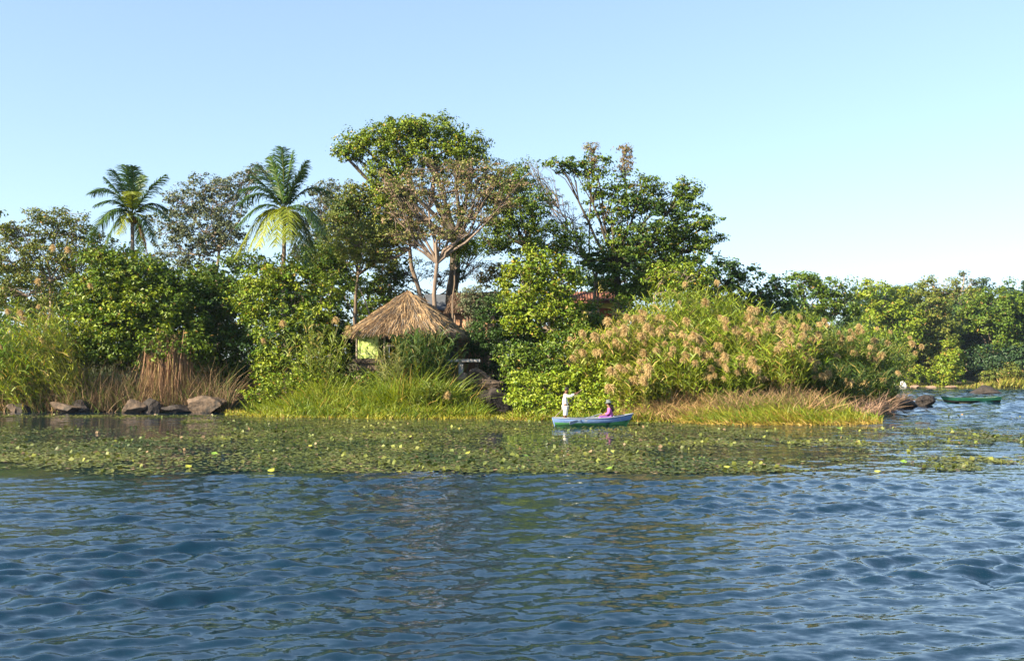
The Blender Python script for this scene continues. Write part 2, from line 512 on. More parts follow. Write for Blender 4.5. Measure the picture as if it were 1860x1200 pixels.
def crown_arrays(blobs, D, lai=3.6, leaf=.24, depth=.8, palette='mid', rc=.55, flat=.6, up=.5, yoff=0.0, hollow=.35):
    """blobs: (px, py, rx, ry[, dD[, dens]]) in photo pixels at distance D -> leaves, clump centres"""
    Vs, Ns, Ts, clumps = [], [], [], []
    lai = lai * 1.15
    leaf = leaf * .86
    for bl in blobs:
        px, py, rx, ry = bl[:4]
        dD = bl[4] if len(bl) > 4 else 0.0
        dens = bl[5] if len(bl) > 5 else 1.0
        c = W(px, py, D + dD)
        rx, ry = rx * 1.12, ry * 1.15
        a = np.array([rx * D / F, (rx + ry) * .5 * depth * D / F, ry * D / F])
        area = PI * a[0] * a[2]
        nleaf = int(lai * dens * area / (.5 * leaf * leaf * .58))
        per = max(8, int(26 * (rc / .55) ** 2 * (.24 / leaf) ** 1.2))
        nc = max(3, int(nleaf / per))
        d = rnd_dir(nc)
        lump = .66 + .62 * vnoise(d[:, 0] * 2.6 + px * .37 + 40, d[:, 2] * 2.6 + py * .53 + 40 + d[:, 1])
        stray = rng.random(nc) < .07
        lump[stray] *= 1.18
        rr = (hollow + (1 - hollow) * rng.random(nc)) ** .6
        cc = c + d * a * (rr * lump)[:, None]
        clumps.append(cc)
        rcl = rc * (.45 + 1.0 * rng.random(nc))
        rcl[stray] *= .6
        tcl = rng.random(nc)
        idx = rng.integers(0, nc, nleaf)
        od = rnd_dir(nleaf)
        rad = rcl[idx] * rng.random(nleaf) ** .45
        off = od * rad[:, None] * np.array([1, 1, flat])
        C = cc[idx] + off
        outw = unit(C - c)
        N = unit(od * .5 + outw * .5 + np.array([0, 0, up]) + rng.normal(size=(nleaf, 3)) * .55)
        Vs.append(C); Ns.append(N); Ts.append(.55 * tcl[idx] + .45 * rng.random(nleaf))
    C = np.concatenate(Vs); N = np.concatenate(Ns); T = np.concatenate(Ts)
    Lf = leaf * (.5 + .95 * rng.random(len(C)) ** 1.3)
    V, Fc = leaf_quads(C, N, Lf, Lf * .58)
    A, B, Cc, pC = PAL[palette]
    col = pal(len(C), A, B, Cc, pC, t=T)
    return V, Fc, col, clumps

def twigs_to(center, pts, r0, n=6, k=4):
    parts = []
    sel = pts[rng.choice(len(pts), min(n, len(pts)), replace=False)]
    for q in sel:
        p = wobble_path(center, q, 5, .07, .05)
        parts.append(tube_arrays(p, np.linspace(r0, .012, 5), k))
    return parts

def tree(name, label, cat, base, blobs, D, palette='mid', leaf=.24, lai=3.6, bark=None, trunk_r=.18, fork=None, group=None,
         depth=.8, rc=.55, flat=.6, up=.5, twigs=6, extra=None, hollow=.35, limb_r=None, limb_parts=True, bz=None, ftwig=None):
    """base (px, D) or (px, D, None); fork (px, py) where the trunk splits"""
    bx, bD = GX(base[0], base[1]), base[1]
    z = (hz(bx, bD) if bD < 145 else float(hfar(np.array([bx]), np.array([bD]))[0])) if bz is None else bz
    root = empty(name, (bx, bD, z), label, cat, group)
    V, Fc, col, clumps = crown_arrays(blobs, D, lai, leaf, depth, palette, rc, flat, up, hollow=hollow)
    VV, FF, CC = [V], [Fc], [col]
    if extra:
        for (bl2, pal2, lai2, leaf2) in extra:
            v, f, c, _ = crown_arrays(bl2, D, lai2, leaf2, depth, pal2, rc, flat, up)
            FF.append(f + sum(len(q) for q in VV)); VV.append(v); CC.append(c)
    mesh_np('crown', np.concatenate(VV), np.concatenate(FF), M_leaf, col=np.concatenate(CC), parent=root)
    bark = bark or M_bark_mid
    b0 = np.array([bx, bD, z - .15])
    if fork is None:
        xs = [b[0] for b in blobs]; ys = [b[1] + b[3] * .6 for b in blobs]
        fk = W(np.mean(xs), max(ys) - 5, D)
        fk[2] = max(fk[2], z + .8)
    else:
        fk = W(fork[0], fork[1], D)
    tp = wobble_path(b0, fk, 9, .028)
    tv = [tube_arrays(tp, np.linspace(trunk_r, trunk_r * .62, 9), 8)]
    limbs = []
    lr = limb_r or trunk_r * .5
    for bl, cl in zip(blobs, clumps):
        c = W(bl[0], bl[1] + bl[3] * .2, D + (bl[4] if len(bl) > 4 else 0))
        lp = wobble_path(fk, c, 7, .05, -.06)
        parts = [tube_arrays(lp, np.linspace(lr, lr * .35, 7), 6)]
        nt = twigs if ftwig is None else ftwig
        parts += twigs_to(lp[4], cl, lr * .35, nt // 2 + 1) + twigs_to(c, cl, lr * .33, nt)
        limbs.append(parts)
    if limb_parts:
        v, f = join_arrays(tv)
        mesh_np('trunk', v, f, bark, smooth=True, parent=root)
        for parts in limbs:
            v, f = join_arrays(parts)
            mesh_np('limb', v, f, bark, smooth=True, parent=root)
    else:
        for parts in limbs: tv += parts
        v, f = join_arrays(tv)
        mesh_np('trunk', v, f, bark, smooth=True, parent=root)
    return root

def shrub(name, label, cat, px, D, blobs, **kw):
    kw.setdefault('trunk_r', .07); kw.setdefault('twigs', 4)
    return tree(name, label, cat, (px, D), blobs, D, limb_parts=False, **kw)

# ------------------------------------------------------------------ far shore trees (about 190 m away)
GF = 'trees on the far shore'
def far_tree(label, px, D, blobs, palette='mid', **kw):
    kw.setdefault('leaf', .62); kw.setdefault('rc', 1.5); kw.setdefault('trunk_r', .4); kw.setdefault('lai', 3.4)
    return tree('broadleaf_tree', label, 'tree', (px, D), blobs, D, palette=palette, group=GF, limb_parts=False, **kw)
far_tree('tall light green tree with pointed top, first on the far shore right of the reeds', 1610, 190,
         [(1605, 545, 42, 40), (1595, 600, 48, 50), (1640, 590, 36, 55), (1610, 650, 45, 40)], 'bright')
far_tree('rounded leafy tree right of the pointed one on the far shore', 1690, 192,
         [(1680, 560, 36, 34), (1668, 610, 40, 45), (1712, 600, 26, 50), (1680, 655, 40, 35)], 'olive')
far_tree('flat topped pale tree with visible branches rising behind the far shore woods', 1715, 215,
         [(1700, 515, 45, 14), (1730, 530, 40, 16), (1690, 545, 40, 20), (1740, 550, 40, 26)], 'olive', lai=2.0, bark=M_bark_pale, fork=(1718, 565), twigs=10)
far_tree('thin wispy tree standing highest on the far shore', 1755, 222,
         [(1752, 502, 26, 10), (1735, 512, 18, 8), (1765, 515, 16, 8)], 'grey', lai=.9, bark=M_bark_pale, fork=(1745, 530), twigs=12, leaf=.5)
far_tree('broad domed green tree near the right edge of the photo on the far shore', 1800, 195,
         [(1790, 552, 45, 30), (1825, 565, 35, 40), (1790, 610, 50, 45), (1830, 630, 35, 45)], 'mid')
far_tree('dark green tree at the right edge of the photo on the far shore', 1885, 198,
         [(1862, 560, 35, 32), (1880, 610, 40, 60), (1930, 590, 50, 55)], 'dark')
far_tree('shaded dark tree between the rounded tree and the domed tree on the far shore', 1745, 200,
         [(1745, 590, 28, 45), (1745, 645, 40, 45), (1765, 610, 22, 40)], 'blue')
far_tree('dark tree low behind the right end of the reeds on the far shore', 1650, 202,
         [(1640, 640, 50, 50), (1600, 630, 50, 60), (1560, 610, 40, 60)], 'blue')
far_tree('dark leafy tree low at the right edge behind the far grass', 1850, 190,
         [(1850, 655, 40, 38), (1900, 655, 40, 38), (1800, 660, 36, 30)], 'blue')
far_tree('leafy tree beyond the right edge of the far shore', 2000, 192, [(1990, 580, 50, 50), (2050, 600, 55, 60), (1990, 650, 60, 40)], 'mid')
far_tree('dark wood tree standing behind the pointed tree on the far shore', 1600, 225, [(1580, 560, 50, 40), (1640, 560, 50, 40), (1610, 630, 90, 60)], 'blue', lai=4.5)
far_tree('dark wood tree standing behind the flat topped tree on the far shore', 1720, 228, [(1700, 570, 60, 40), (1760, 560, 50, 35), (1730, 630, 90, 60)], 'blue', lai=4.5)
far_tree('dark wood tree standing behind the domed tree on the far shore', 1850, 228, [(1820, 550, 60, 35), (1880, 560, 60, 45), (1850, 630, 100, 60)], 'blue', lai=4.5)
shrub('shrub', 'bright upright leafy bush at the waterline of the far shore', 'bush', 1728, 185, [(1726, 655, 24, 28), (1722, 680, 30, 20)],
      palette='bright', leaf=.5, rc=1.1)
shrub('shrub', 'small yellow green bush left of the upright bush on the far shore', 'bush', 1672, 184, [(1672, 682, 20, 14)], palette='lime', leaf=.45, rc=.9)
shrub('shrub', 'low olive bush on the far shore beside the white rocks', 'bush', 1645, 184, [(1648, 668, 14, 26)], palette='olive', leaf=.45, rc=.9)
shrub('shrub', 'low pale bush among the far shore grass near the right edge', 'bush', 1835, 187, [(1835, 672, 32, 14), (1790, 684, 18, 10)], palette='olive', leaf=.4, rc=.9)
far_tree('open crowned dark green tree rising between island and far shore', 1482, 122,
         [(1455, 515, 36, 20), (1500, 520, 36, 24), (1530, 548, 30, 26), (1470, 555, 50, 32), (1510, 595, 50, 45), (1450, 600, 45, 50)], 'mid', leaf=.42, rc=1.0, lai=2.9, fork=(1480, 600), twigs=9)

# ------------------------------------------------------------------ island backdrop trees
GB = 'background trees of the island'
def back_tree(label, px, D, blobs, palette='dark', **kw):
    kw.setdefault('leaf', .36); kw.setdefault('rc', .75); kw.setdefault('lai', 2.4)
    return tree('broadleaf_tree', label, 'tree', (px, D), blobs, D, palette=palette, group=GB, limb_parts=False, **kw)
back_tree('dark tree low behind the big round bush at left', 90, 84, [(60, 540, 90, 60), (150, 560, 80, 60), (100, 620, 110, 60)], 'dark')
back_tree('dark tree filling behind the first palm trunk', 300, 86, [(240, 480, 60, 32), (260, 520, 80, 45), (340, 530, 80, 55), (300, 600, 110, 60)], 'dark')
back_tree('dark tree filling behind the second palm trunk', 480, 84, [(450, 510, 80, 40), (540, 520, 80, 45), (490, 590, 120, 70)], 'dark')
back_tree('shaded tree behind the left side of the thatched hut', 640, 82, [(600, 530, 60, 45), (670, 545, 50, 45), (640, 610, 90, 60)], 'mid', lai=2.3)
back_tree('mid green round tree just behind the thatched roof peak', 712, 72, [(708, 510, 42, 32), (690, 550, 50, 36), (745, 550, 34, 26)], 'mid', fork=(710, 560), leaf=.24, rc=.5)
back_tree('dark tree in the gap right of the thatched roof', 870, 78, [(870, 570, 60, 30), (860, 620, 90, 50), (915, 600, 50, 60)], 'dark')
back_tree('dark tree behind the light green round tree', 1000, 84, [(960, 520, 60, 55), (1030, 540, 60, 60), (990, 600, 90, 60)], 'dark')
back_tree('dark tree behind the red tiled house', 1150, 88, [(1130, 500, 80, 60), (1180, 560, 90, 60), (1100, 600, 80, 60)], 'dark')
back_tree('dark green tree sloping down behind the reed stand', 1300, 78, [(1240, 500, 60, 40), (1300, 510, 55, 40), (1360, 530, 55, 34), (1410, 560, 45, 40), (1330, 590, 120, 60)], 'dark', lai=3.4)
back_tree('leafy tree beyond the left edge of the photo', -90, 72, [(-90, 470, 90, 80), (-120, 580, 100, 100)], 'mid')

# ------------------------------------------------------------------ main island trees
tree('broadleaf_tree', 'airy olive green tree with open spreading crown at the left edge', 'tree', (88, 70), [
     (95, 395, 48, 18), (45, 425, 50, 22), (130, 418, 45, 24), (20, 470, 45, 35), (85, 465, 60, 32), (140, 470, 46, 34), (175, 450, 34, 30, 2), (50, 530, 70, 40), (10, 420, 26, 14)],
     70, 'olive', leaf=.2, lai=2.3, bark=M_bark_pale, fork=(92, 510), twigs=12, rc=.5, trunk_r=.16)
tree('broadleaf_tree', 'grey leaved half bare tree between the two palms', 'tree', (395, 74), [
     (385, 340, 52, 20), (335, 365, 40, 25), (400, 370, 50, 30), (310, 405, 38, 30), (370, 415, 60, 35), (420, 430, 32, 40), (340, 455, 60, 32), (465, 312, 26, 16), (440, 330, 20, 16)],
     74, 'grey', leaf=.21, lai=2.1, bark=M_bark_pale, fork=(398, 455), twigs=14, rc=.42, trunk_r=.16)
tree('broadleaf_tree', 'grey green tree right behind the second palm', 'tree', (600, 76), [
     (590, 350, 34, 20), (620, 365, 38, 24), (585, 400, 48, 36), (640, 400, 40, 30), (590, 450, 60, 36)],
     76, 'grey', leaf=.21, lai=2.1, bark=M_bark_pale, fork=(605, 480), twigs=12, rc=.42, trunk_r=.16)
tree('broadleaf_tree', 'tallest tree with wide bright green top and thick dark trunk', 'tree', (838, 67), [
     (765, 240, 62, 30), (715, 250, 60, 34), (660, 262, 46, 22), (835, 265, 44, 26), (790, 280, 70, 22), (705, 305, 44, 38), (625, 280, 24, 10), (700, 345, 24, 24), (860, 290, 24, 14)],
     67, 'bright', leaf=.22, lai=2.9, bark=M_bark_dark, fork=(828, 440), trunk_r=.55, limb_r=.2, twigs=9, rc=.5,
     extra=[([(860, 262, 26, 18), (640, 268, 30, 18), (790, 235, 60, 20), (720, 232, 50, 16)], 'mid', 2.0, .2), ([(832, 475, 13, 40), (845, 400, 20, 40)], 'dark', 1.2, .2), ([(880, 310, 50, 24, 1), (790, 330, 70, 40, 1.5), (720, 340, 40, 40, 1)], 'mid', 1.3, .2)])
tree('broadleaf_tree', 'pinkish brown umbrella shaped tree with pale forked branches', 'tree', (797, 61), [
     (790, 305, 62, 20), (860, 305, 52, 18), (905, 320, 34, 22), (745, 340, 44, 30), (810, 345, 70, 30), (875, 350, 50, 28), (715, 385, 40, 24), (780, 395, 60, 22), (850, 395, 60, 18), (915, 365, 34, 20), (735, 420, 40, 18), (800, 420, 40, 14), (935, 335, 26, 16), (700, 330, 20, 20)],
     61, 'pink', leaf=.17, lai=1.25, bark=M_bark_pink, fork=(794, 478), trunk_r=.19, limb_r=.10, twigs=13, rc=.45, flat=.4)
tree('broadleaf_tree', 'slanting brown trunked tree with small olive crown left of the umbrella tree', 'tree', (785, 63), [
     (700, 430, 46, 20), (650, 440, 48, 34), (745, 420, 34, 16), (700, 470, 46, 16)],
     63, 'olive', leaf=.18, lai=2.2, bark=M_bark_mid, fork=(744, 452), trunk_r=.2, twigs=12, rc=.45)
tree('broadleaf_tree', 'olive green leafy tree filling the space between second palm and umbrella tree', 'tree', (640, 69), [
     (650, 355, 40, 26), (685, 375, 46, 30), (630, 400, 48, 34), (680, 420, 54, 30), (620, 455, 54, 38), (680, 460, 46, 28), (730, 380, 40, 40, 2), (728, 425, 40, 26, 2)],
     69, 'olive', leaf=.2, lai=2.7, fork=(650, 500), twigs=8, rc=.5, trunk_r=.16,
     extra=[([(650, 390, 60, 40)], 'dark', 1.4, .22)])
tree('broadleaf_tree', 'small green ball shaped crown hanging before the thick dark trunk', 'tree', (815, 62), [
     (838, 440, 26, 18), (825, 455, 24, 12), (855, 452, 18, 14)], 62, 'bright', leaf=.17, lai=3.4, fork=(826, 490), trunk_r=.08, twigs=8, rc=.35)
tree('vine_covered_tree', 'narrow dark vine covered tree in the middle of the skyline', 'tree', (960, 66), [
     (940, 325, 32, 30), (925, 370, 40, 38), (968, 375, 32, 44), (935, 430, 50, 34), (990, 440, 46, 40), (1035, 440, 34, 30), (905, 405, 30, 26), (890, 440, 26, 18), (905, 350, 34, 36, 1.5)],
     66, 'mid', leaf=.19, lai=2.6, fork=(960, 450), trunk_r=.25, twigs=9, rc=.45, bark=M_bark_dark)
tree('broadleaf_tree', 'bare grey twiggy tree with sky showing through, right of the vine covered tree', 'tree', (1065, 69), [
     (980, 320, 34, 26), (1000, 370, 34, 30), (1040, 400, 36, 30), (1045, 450, 36, 26), (960, 300, 22, 12)],
     69, 'grey', leaf=.12, lai=.30, bark=M_bark_pale, fork=(1085, 490), trunk_r=.14, limb_r=.06, twigs=30, rc=.35)
tree('broadleaf_tree', 'big dark glossy tree with broad spreading crown right of centre', 'tree', (1125, 68), [
     (1020, 300, 34, 14), (1065, 305, 42, 18), (1090, 340, 40, 20), (1110, 380, 46, 26), (1165, 335, 46, 20), (1195, 365, 60, 26), (1245, 342, 34, 18), (1255, 375, 32, 24),
     (1285, 405, 26, 16), (1225, 415, 60, 26), (1285, 435, 32, 18), (1180, 440, 60, 34), (1130, 440, 44, 36), (1100, 470, 50, 26), (1240, 455, 55, 20), (1150, 500, 70, 40), (1210, 500, 50, 30)],
     68, 'mid', leaf=.25, lai=2.5, bark=M_bark_dark, fork=(1118, 480), trunk_r=.34, limb_r=.12, twigs=8, rc=.55, flat=.45,
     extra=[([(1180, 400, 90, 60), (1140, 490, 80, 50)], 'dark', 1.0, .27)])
for lab, px, py in (('left of two brownish vine columns sticking up above the big dark tree', 1076, 285), ('right of two brownish vine columns, pinkish and leaning, above the big dark tree', 1135, 288)):
    tree('vine_tower', lab, 'vine', (px, 68.6), [(px - 2, py - 18, 14, 9), (px + 3, py, 11, 16), (px - 4, py + 22, 13, 18)], 68.6,
         'vine', leaf=.16, lai=2.0, bark=M_bark_pink, fork=(px, py + 30), trunk_r=.07, twigs=9, rc=.28, limb_parts=False, group='vine columns above the big dark tree')
tree('broadleaf_tree', 'light green round leafy tree in full sun at the centre', 'tree', (990, 59.5), [
     (985, 480, 52, 34), (945, 515, 42, 38), (1020, 510, 38, 40), (975, 560, 62, 36), (930, 575, 30, 30), (1030, 570, 30, 34), (985, 600, 50, 20)],
     59.5, 'bright', leaf=.25, lai=2.9, fork=(1000, 600), trunk_r=.13, twigs=7, rc=.48, bark=M_bark_pale)
tree('broadleaf_tree', 'small rust coloured tree left of the light green round tree', 'tree', (905, 64), [
     (900, 495, 26, 18), (885, 508, 16, 12)], 64, 'rust', leaf=.2, lai=2.6, fork=(905, 520), trunk_r=.07, twigs=6, rc=.4)
tree('broadleaf_tree', 'sparse yellow green tree with pale forked bare branches left of the reed dome', 'tree', (1187, 63), [
     (1205, 500, 34, 18), (1250, 500, 36, 20), (1225, 530, 40, 20)], 63, 'bright', leaf=.23, lai=1.9, fork=(1188, 535), trunk_r=.08, twigs=8, rc=.45, bark=M_bark_pale)

# bushes and leafy masses near the bank
shrub('leafy_bush', 'huge rounded bush with broad green leaves over dry reeds at left', 'bush', 250, 63.2, [
     (200, 480, 60, 30), (250, 500, 62, 36), (170, 530, 50, 42), (240, 560, 80, 50), (310, 540, 50, 50), (190, 600, 60, 44), (270, 615, 80, 42), (330, 610, 44, 50), (160, 635, 30, 26), (235, 645, 70, 24), (310, 625, 56, 22, -1.6), (200, 640, 50, 20, -1.2), (355, 640, 30, 40, -.8)],
     palette='mid', leaf=.28, lai=3.6, rc=.55,
     extra=[([(215, 500, 60, 40, -.7), (250, 590, 80, 60, -1.2), (190, 560, 60, 60, -1.0)], 'bright', 1.3, .28)])
shrub('leafy_bush', 'very dark shaded bush right of the huge rounded bush', 'bush', 410, 66, [
     (380, 520, 50, 40), (420, 560, 50, 50), (390, 620, 50, 60), (440, 650, 50, 60), (410, 700, 60, 40), (365, 560, 40, 70)],
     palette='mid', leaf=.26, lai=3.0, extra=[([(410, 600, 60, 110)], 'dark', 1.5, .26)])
shrub('leafy_bush', 'bright vine covered bush standing left of the thatched hut', 'bush', 540, 60, [
     (480, 500, 44, 24), (540, 495, 44, 22), (470, 550, 44, 40), (530, 550, 52, 44), (580, 540, 36, 40), (510, 610, 50, 44), (570, 610, 40, 44), (540, 670, 56, 40), (490, 660, 30, 40), (600, 660, 26, 40)],
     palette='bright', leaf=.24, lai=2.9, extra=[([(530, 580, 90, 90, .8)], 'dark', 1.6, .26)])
shrub('leafy_bush', 'mid green leafy tree top just right of the second palm trunk', 'bush', 585, 66, [
     (575, 470, 50, 30), (610, 500, 40, 34), (440, 470, 36, 18)], palette='mid', leaf=.22, lai=2.6)
shrub('leafy_bush', 'ragged low bush between tall grass and the vine covered bush', 'bush', 560, 57.0, [
     (510, 700, 34, 22), (560, 690, 36, 26), (610, 700, 34, 20), (470, 715, 30, 18)], palette='bright', leaf=.2, lai=2.4, rc=.4)
shrub('leafy_bush', 'low scrubby bush under the yellow wall of the hut', 'bush', 690, 57.6, [
     (660, 690, 34, 18), (700, 685, 34, 18), (740, 690, 30, 18), (790, 690, 36, 20)], palette='mid', leaf=.17, lai=2.6, rc=.35)
tree('broadleaf_tree', 'nearly leafless grey tree showing sky between its twigs behind the thatched roof', 'tree', (760, 72), [
     (690, 480, 40, 26), (740, 490, 40, 26), (860, 480, 34, 30), (880, 440, 28, 24), (800, 500, 40, 22)], 72, 'grey', leaf=.15, lai=.55, bark=M_bark_mid,
     fork=(790, 540), trunk_r=.12, limb_r=.06, twigs=22, rc=.4)
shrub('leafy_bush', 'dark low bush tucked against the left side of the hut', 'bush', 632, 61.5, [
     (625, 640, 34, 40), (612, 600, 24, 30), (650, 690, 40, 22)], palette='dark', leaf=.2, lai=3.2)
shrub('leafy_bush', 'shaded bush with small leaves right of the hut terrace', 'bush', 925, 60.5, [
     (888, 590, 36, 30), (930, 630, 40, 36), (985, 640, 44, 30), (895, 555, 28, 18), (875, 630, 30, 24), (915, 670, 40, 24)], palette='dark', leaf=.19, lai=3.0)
shrub('leafy_bush', 'thin grey green shrub in front of the small orange hut', 'bush', 862, 61.2, [
     (850, 560, 20, 22), (868, 580, 22, 26), (850, 610, 16, 20), (880, 540, 30, 20), (858, 535, 16, 12)], palette='grey', leaf=.17, lai=1.8)
shrub('leafy_bush', 'green bush below the light green round tree', 'bush', 985, 57, [
     (960, 655, 46, 30), (1010, 650, 44, 32), (1045, 620, 34, 30), (960, 690, 50, 22)], palette='mid', leaf=.23, lai=3.2)
shrub('leafy_bush', 'leafy bush below the red tiled house', 'bush', 1080, 62, [
     (1062, 584, 34, 22), (1100, 590, 34, 24), (1080, 630, 44, 30), (1048, 560, 16, 12), (1122, 548, 16, 14), (1085, 556, 14, 8)], palette='mid', leaf=.23, lai=3.0)
shrub('leafy_bush', 'low bright lime green bush behind the blue and green boat', 'bush', 1040, 53, [
     (965, 705, 40, 26), (1010, 700, 44, 30), (1060, 690, 44, 34), (1100, 680, 40, 36), (980, 738, 52, 18, -2), (1060, 735, 60, 20, -2.5), (1120, 715, 40, 30, -1), (950, 728, 30, 20, -1.5), (1130, 742, 40, 14, -3)],
     palette='lime', leaf=.2, lai=2.9, rc=.42)
shrub('leafy_bush', 'bright bush on the bank beyond the left edge', 'bush', -40, 64, [(-40, 600, 70, 60), (-60, 680, 80, 50)], palette='mid', leaf=.26, lai=2.5)

# bare pale sticks by the hut roof
for (a, b, lab) in (((668, 560), (650, 515), 'longer pale bare stick leaning left beside the thatched roof'), ((642, 568), (624, 535), 'shorter pale bare stick left of the longer one by the roof')):
    p0 = W(a[0] + 3, a[1] + 10, 62.5); p1 = W(b[0], b[1], 62.5)
    g = hz(p0[0], 62.5)
    pb = np.array([p0[0] + .3, 62.5, g - .1])
    path = np.vstack([pb, p0, (p0 + p1) / 2 + np.array([.03, 0, 0]), p1])
    v, f = tube_arrays(path, [.06, .05, .045, .03], 6)
    o = mesh_np('bare_branch', v, f, M_bark_pale, smooth=True)
    tag(o, lab, 'branch', 'bare sticks by the hut')

# ------------------------------------------------------------------ palms
def palm(label, px, D, top, fronds, trunk_r=.13):
    bx = GX(px, D)
    z = hz(bx, D)
    T = W(top[0], top[1], D)
    root = empty('coconut_palm', (bx, D, z), label, 'palm', 'coconut palms')
    tp = wobble_path(np.array([bx, D, z - .1]), T, 10, .008)
    v, f = tube_arrays(tp, np.linspace(trunk_r * 1.3, trunk_r * .85, 10), 9)
    mesh_np('trunk', v, f, M_bark_pale, smooth=True, parent=root)
    for (tx, ty, dd, lime) in fronds:
        tip = W(tx, ty, D + dd)
        d = tip - T
        L = np.linalg.norm(d)
        n = 15
        t = np.linspace(0, 1, n)[:, None]
        arch = .30 if d[2] < .55 * L else .10
        P = T + d * t
        P[:, 2] += arch * L * (np.sin(t[:, 0] * PI) * (1 - .25 * t[:, 0]))
        rv, rf = tube_arrays(P, np.linspace(.035, .008, n), 4)
        rc = np.tile(np.array([[.16, .17, .03]]), (len(rf), 1))
        # leaflets on both sides of the rachis
        m = 84
        s = np.linspace(.10, .995, m)
        idx = s * (n - 1)
        i0 = np.minimum(idx.astype(int), n - 2)
        fr = (idx - i0)[:, None]
        C = P[i0] * (1 - fr) + P[i0 + 1] * fr
        tn = unit(P[i0 + 1] - P[i0])
        sd = unit(np.cross(tn, np.array([0, 0, 1.0]) + .001))
        VV, FF, CC = [rv], [rf], [rc]
        cnt = len(rv)
        ll = (.21 * L * np.sin(np.clip(s * 1.04, 0, 1) * PI) ** .5 + .09 * L) * (.8 + .3 * rng.random(m))
        for sg in (-1, 1):
            dr = unit(tn * (.55 + .25 * rng.random((m, 1))) + sg * sd * (.75) + np.array([0, 0, .05]) + rng.normal(size=(m, 3)) * .07)
            bend = np.stack([np.zeros(m), np.zeros(m), -ll * (.26 + .3 * rng.random(m))], 1)
            kp = rng.random(m) < .86
            v, f, ns_ = ribbons(C[kp], dr[kp], ll[kp], .075, bend[kp], 3, .8, side=unit(tn + rng.normal(size=(m, 3)) * .25)[kp])
            VV.append(v); FF.append(f + cnt); cnt += len(v)
            A, B = ((.16, .21, .018), (.23, .26, .03)) if lime else ((.022, .062, .014), (.065, .12, .02))  # lime fronds carry sunlight as a brighter leaf colour
            if lime == 2: A, B = (.17, .10, .05), (.30, .19, .09)
            CC.append(np.repeat(pal(int(kp.sum()), A, B), ns_, axis=0))
        o = mesh_np('frond', np.concatenate(VV), np.concatenate(FF), M_leaf, col=np.concatenate(CC), parent=root)
        if lime: o['label'] = 'yellow green frond with sunlight in its colour' if lime == 1 else 'dry brown hanging frond'
    for k in range(9):
        a = k * 2.4
        bm = bmesh.new()
        bmesh.ops.create_icosphere(bm, subdivisions=1, radius=.12)
        me = bpy.data.meshes.new('coconut'); bm.to_mesh(me); bm.free()
        me.materials.append(M_coconut)
        for p_ in me.polygons: p_.use_smooth = True
        o = bpy.data.objects.new('coconut', me); COL.objects.link(o); o.parent = root
        q = T + np.array([.27 * math.cos(a), .27 * math.sin(a), -.2 - .09 * (k % 3)]) - np.array([bx, D, z])
        o.location = q
        o.scale = (1, 1, 1.3)
    return root
palm('smaller coconut palm with dark upright fronds over the left bushes', 244, 66, (240, 392), [
    (205, 308, .6, 0), (190, 322, -.6, 0), (228, 300, 1.2, 0), (243, 302, -.8, 0), (258, 318, .9, 0), (300, 318, -.2, 0), (164, 350, .3, 0), (172, 372, -1.6, 0),
    (160, 436, .8, 0), (190, 446, -1, 0), (238, 352, -2.6, 1), (304, 380, 1.0, 0), (268, 462, .5, 2), (310, 400, -.6, 0), (215, 425, -2.0, 1), (280, 440, -1.0, 0), (258, 450, 1.2, 0), (180, 405, -2.2, 0)])
palm('bigger coconut palm with yellow green drooping fronds at centre left', 521, 60, (517, 384), [
    (512, 268, .8, 0), (490, 285, -.8, 0), (532, 274, .2, 0), (470, 300, 1.0, 0), (558, 292, -.4, 0), (550, 310, 1.0, 0), (458, 318, .3, 0), (436, 345, -.6, 0), (600, 350, 1.2, 0), (434, 372, 1.2, 0),
    (428, 412, -1.2, 0), (430, 462, -.4, 1), (470, 448, -1.8, 1), (452, 452, -1.0, 1), (526, 440, -2.6, 1), (500, 446, -2.2, 1), (575, 460, 1.0, 0), (602, 455, -.6, 0), (592, 424, -1.4, 0), (560, 486, -1.2, 0), (540, 470, .6, 2)])

# ------------------------------------------------------------------ grasses and reeds
def blades(P, h, w, A, B, C=None, pC=0, lean=(0, 0), spread=.35, bend=.35, nseg=3, t=None):
    n = len(P)
    h = np.broadcast_to(h, (n,))
    Dr = np.stack([rng.normal(size=n) * spread + lean[0], rng.normal(size=n) * spread + lean[1], np.ones(n)], 1)
    bd = np.stack([rng.normal(size=n) * bend + lean[0] * .8, rng.normal(size=n) * bend, -np.abs(rng.normal(size=n)) * bend * .6], 1) * h[:, None]
    v, f, ns_ = ribbons(P, Dr, h, w, bd, nseg, .85)
    return v, f, np.repeat(pal(n, A, B, C, pC, t=t), ns_, axis=0)

def tufts(Pc, hc, per, r, w, A, B, C=None, pC=0, lean=0.0, tc=None, bend=.35, fan=.55):
    """clumped blades that fan out of each tuft centre"""
    n = len(Pc)
    idx = np.repeat(np.arange(n), per)
    m = len(idx)
    o = rng.normal(size=(m, 2)) * r
    P = Pc[idx] + np.concatenate([o, np.zeros((m, 1))], 1)
    h = hc[idx] * (.45 + .65 * rng.random(m))
    Dr = np.stack([o[:, 0] / r * fan * .5 + lean + rng.normal(size=m) * .12, o[:, 1] / r * fan * .5 + rng.normal(size=m) * .12, np.ones(m)], 1)
    bd = np.stack([o[:, 0] / r * bend * .6 + lean * .7 + rng.normal(size=m) * bend * .5, o[:, 1] / r * bend * .6, -np.abs(rng.normal(size=m)) * bend * .8], 1) * h[:, None]
    v, f, ns_ = ribbons(P, Dr, h, w, bd, 3, .85)
    tc = rng.random(n) if tc is None else tc
    t = tc[idx] * .7 + .3 * rng.random(m)
    return v, f, np.repeat(pal(m, A, B, C, pC, t=t, var=.3), ns_, axis=0)

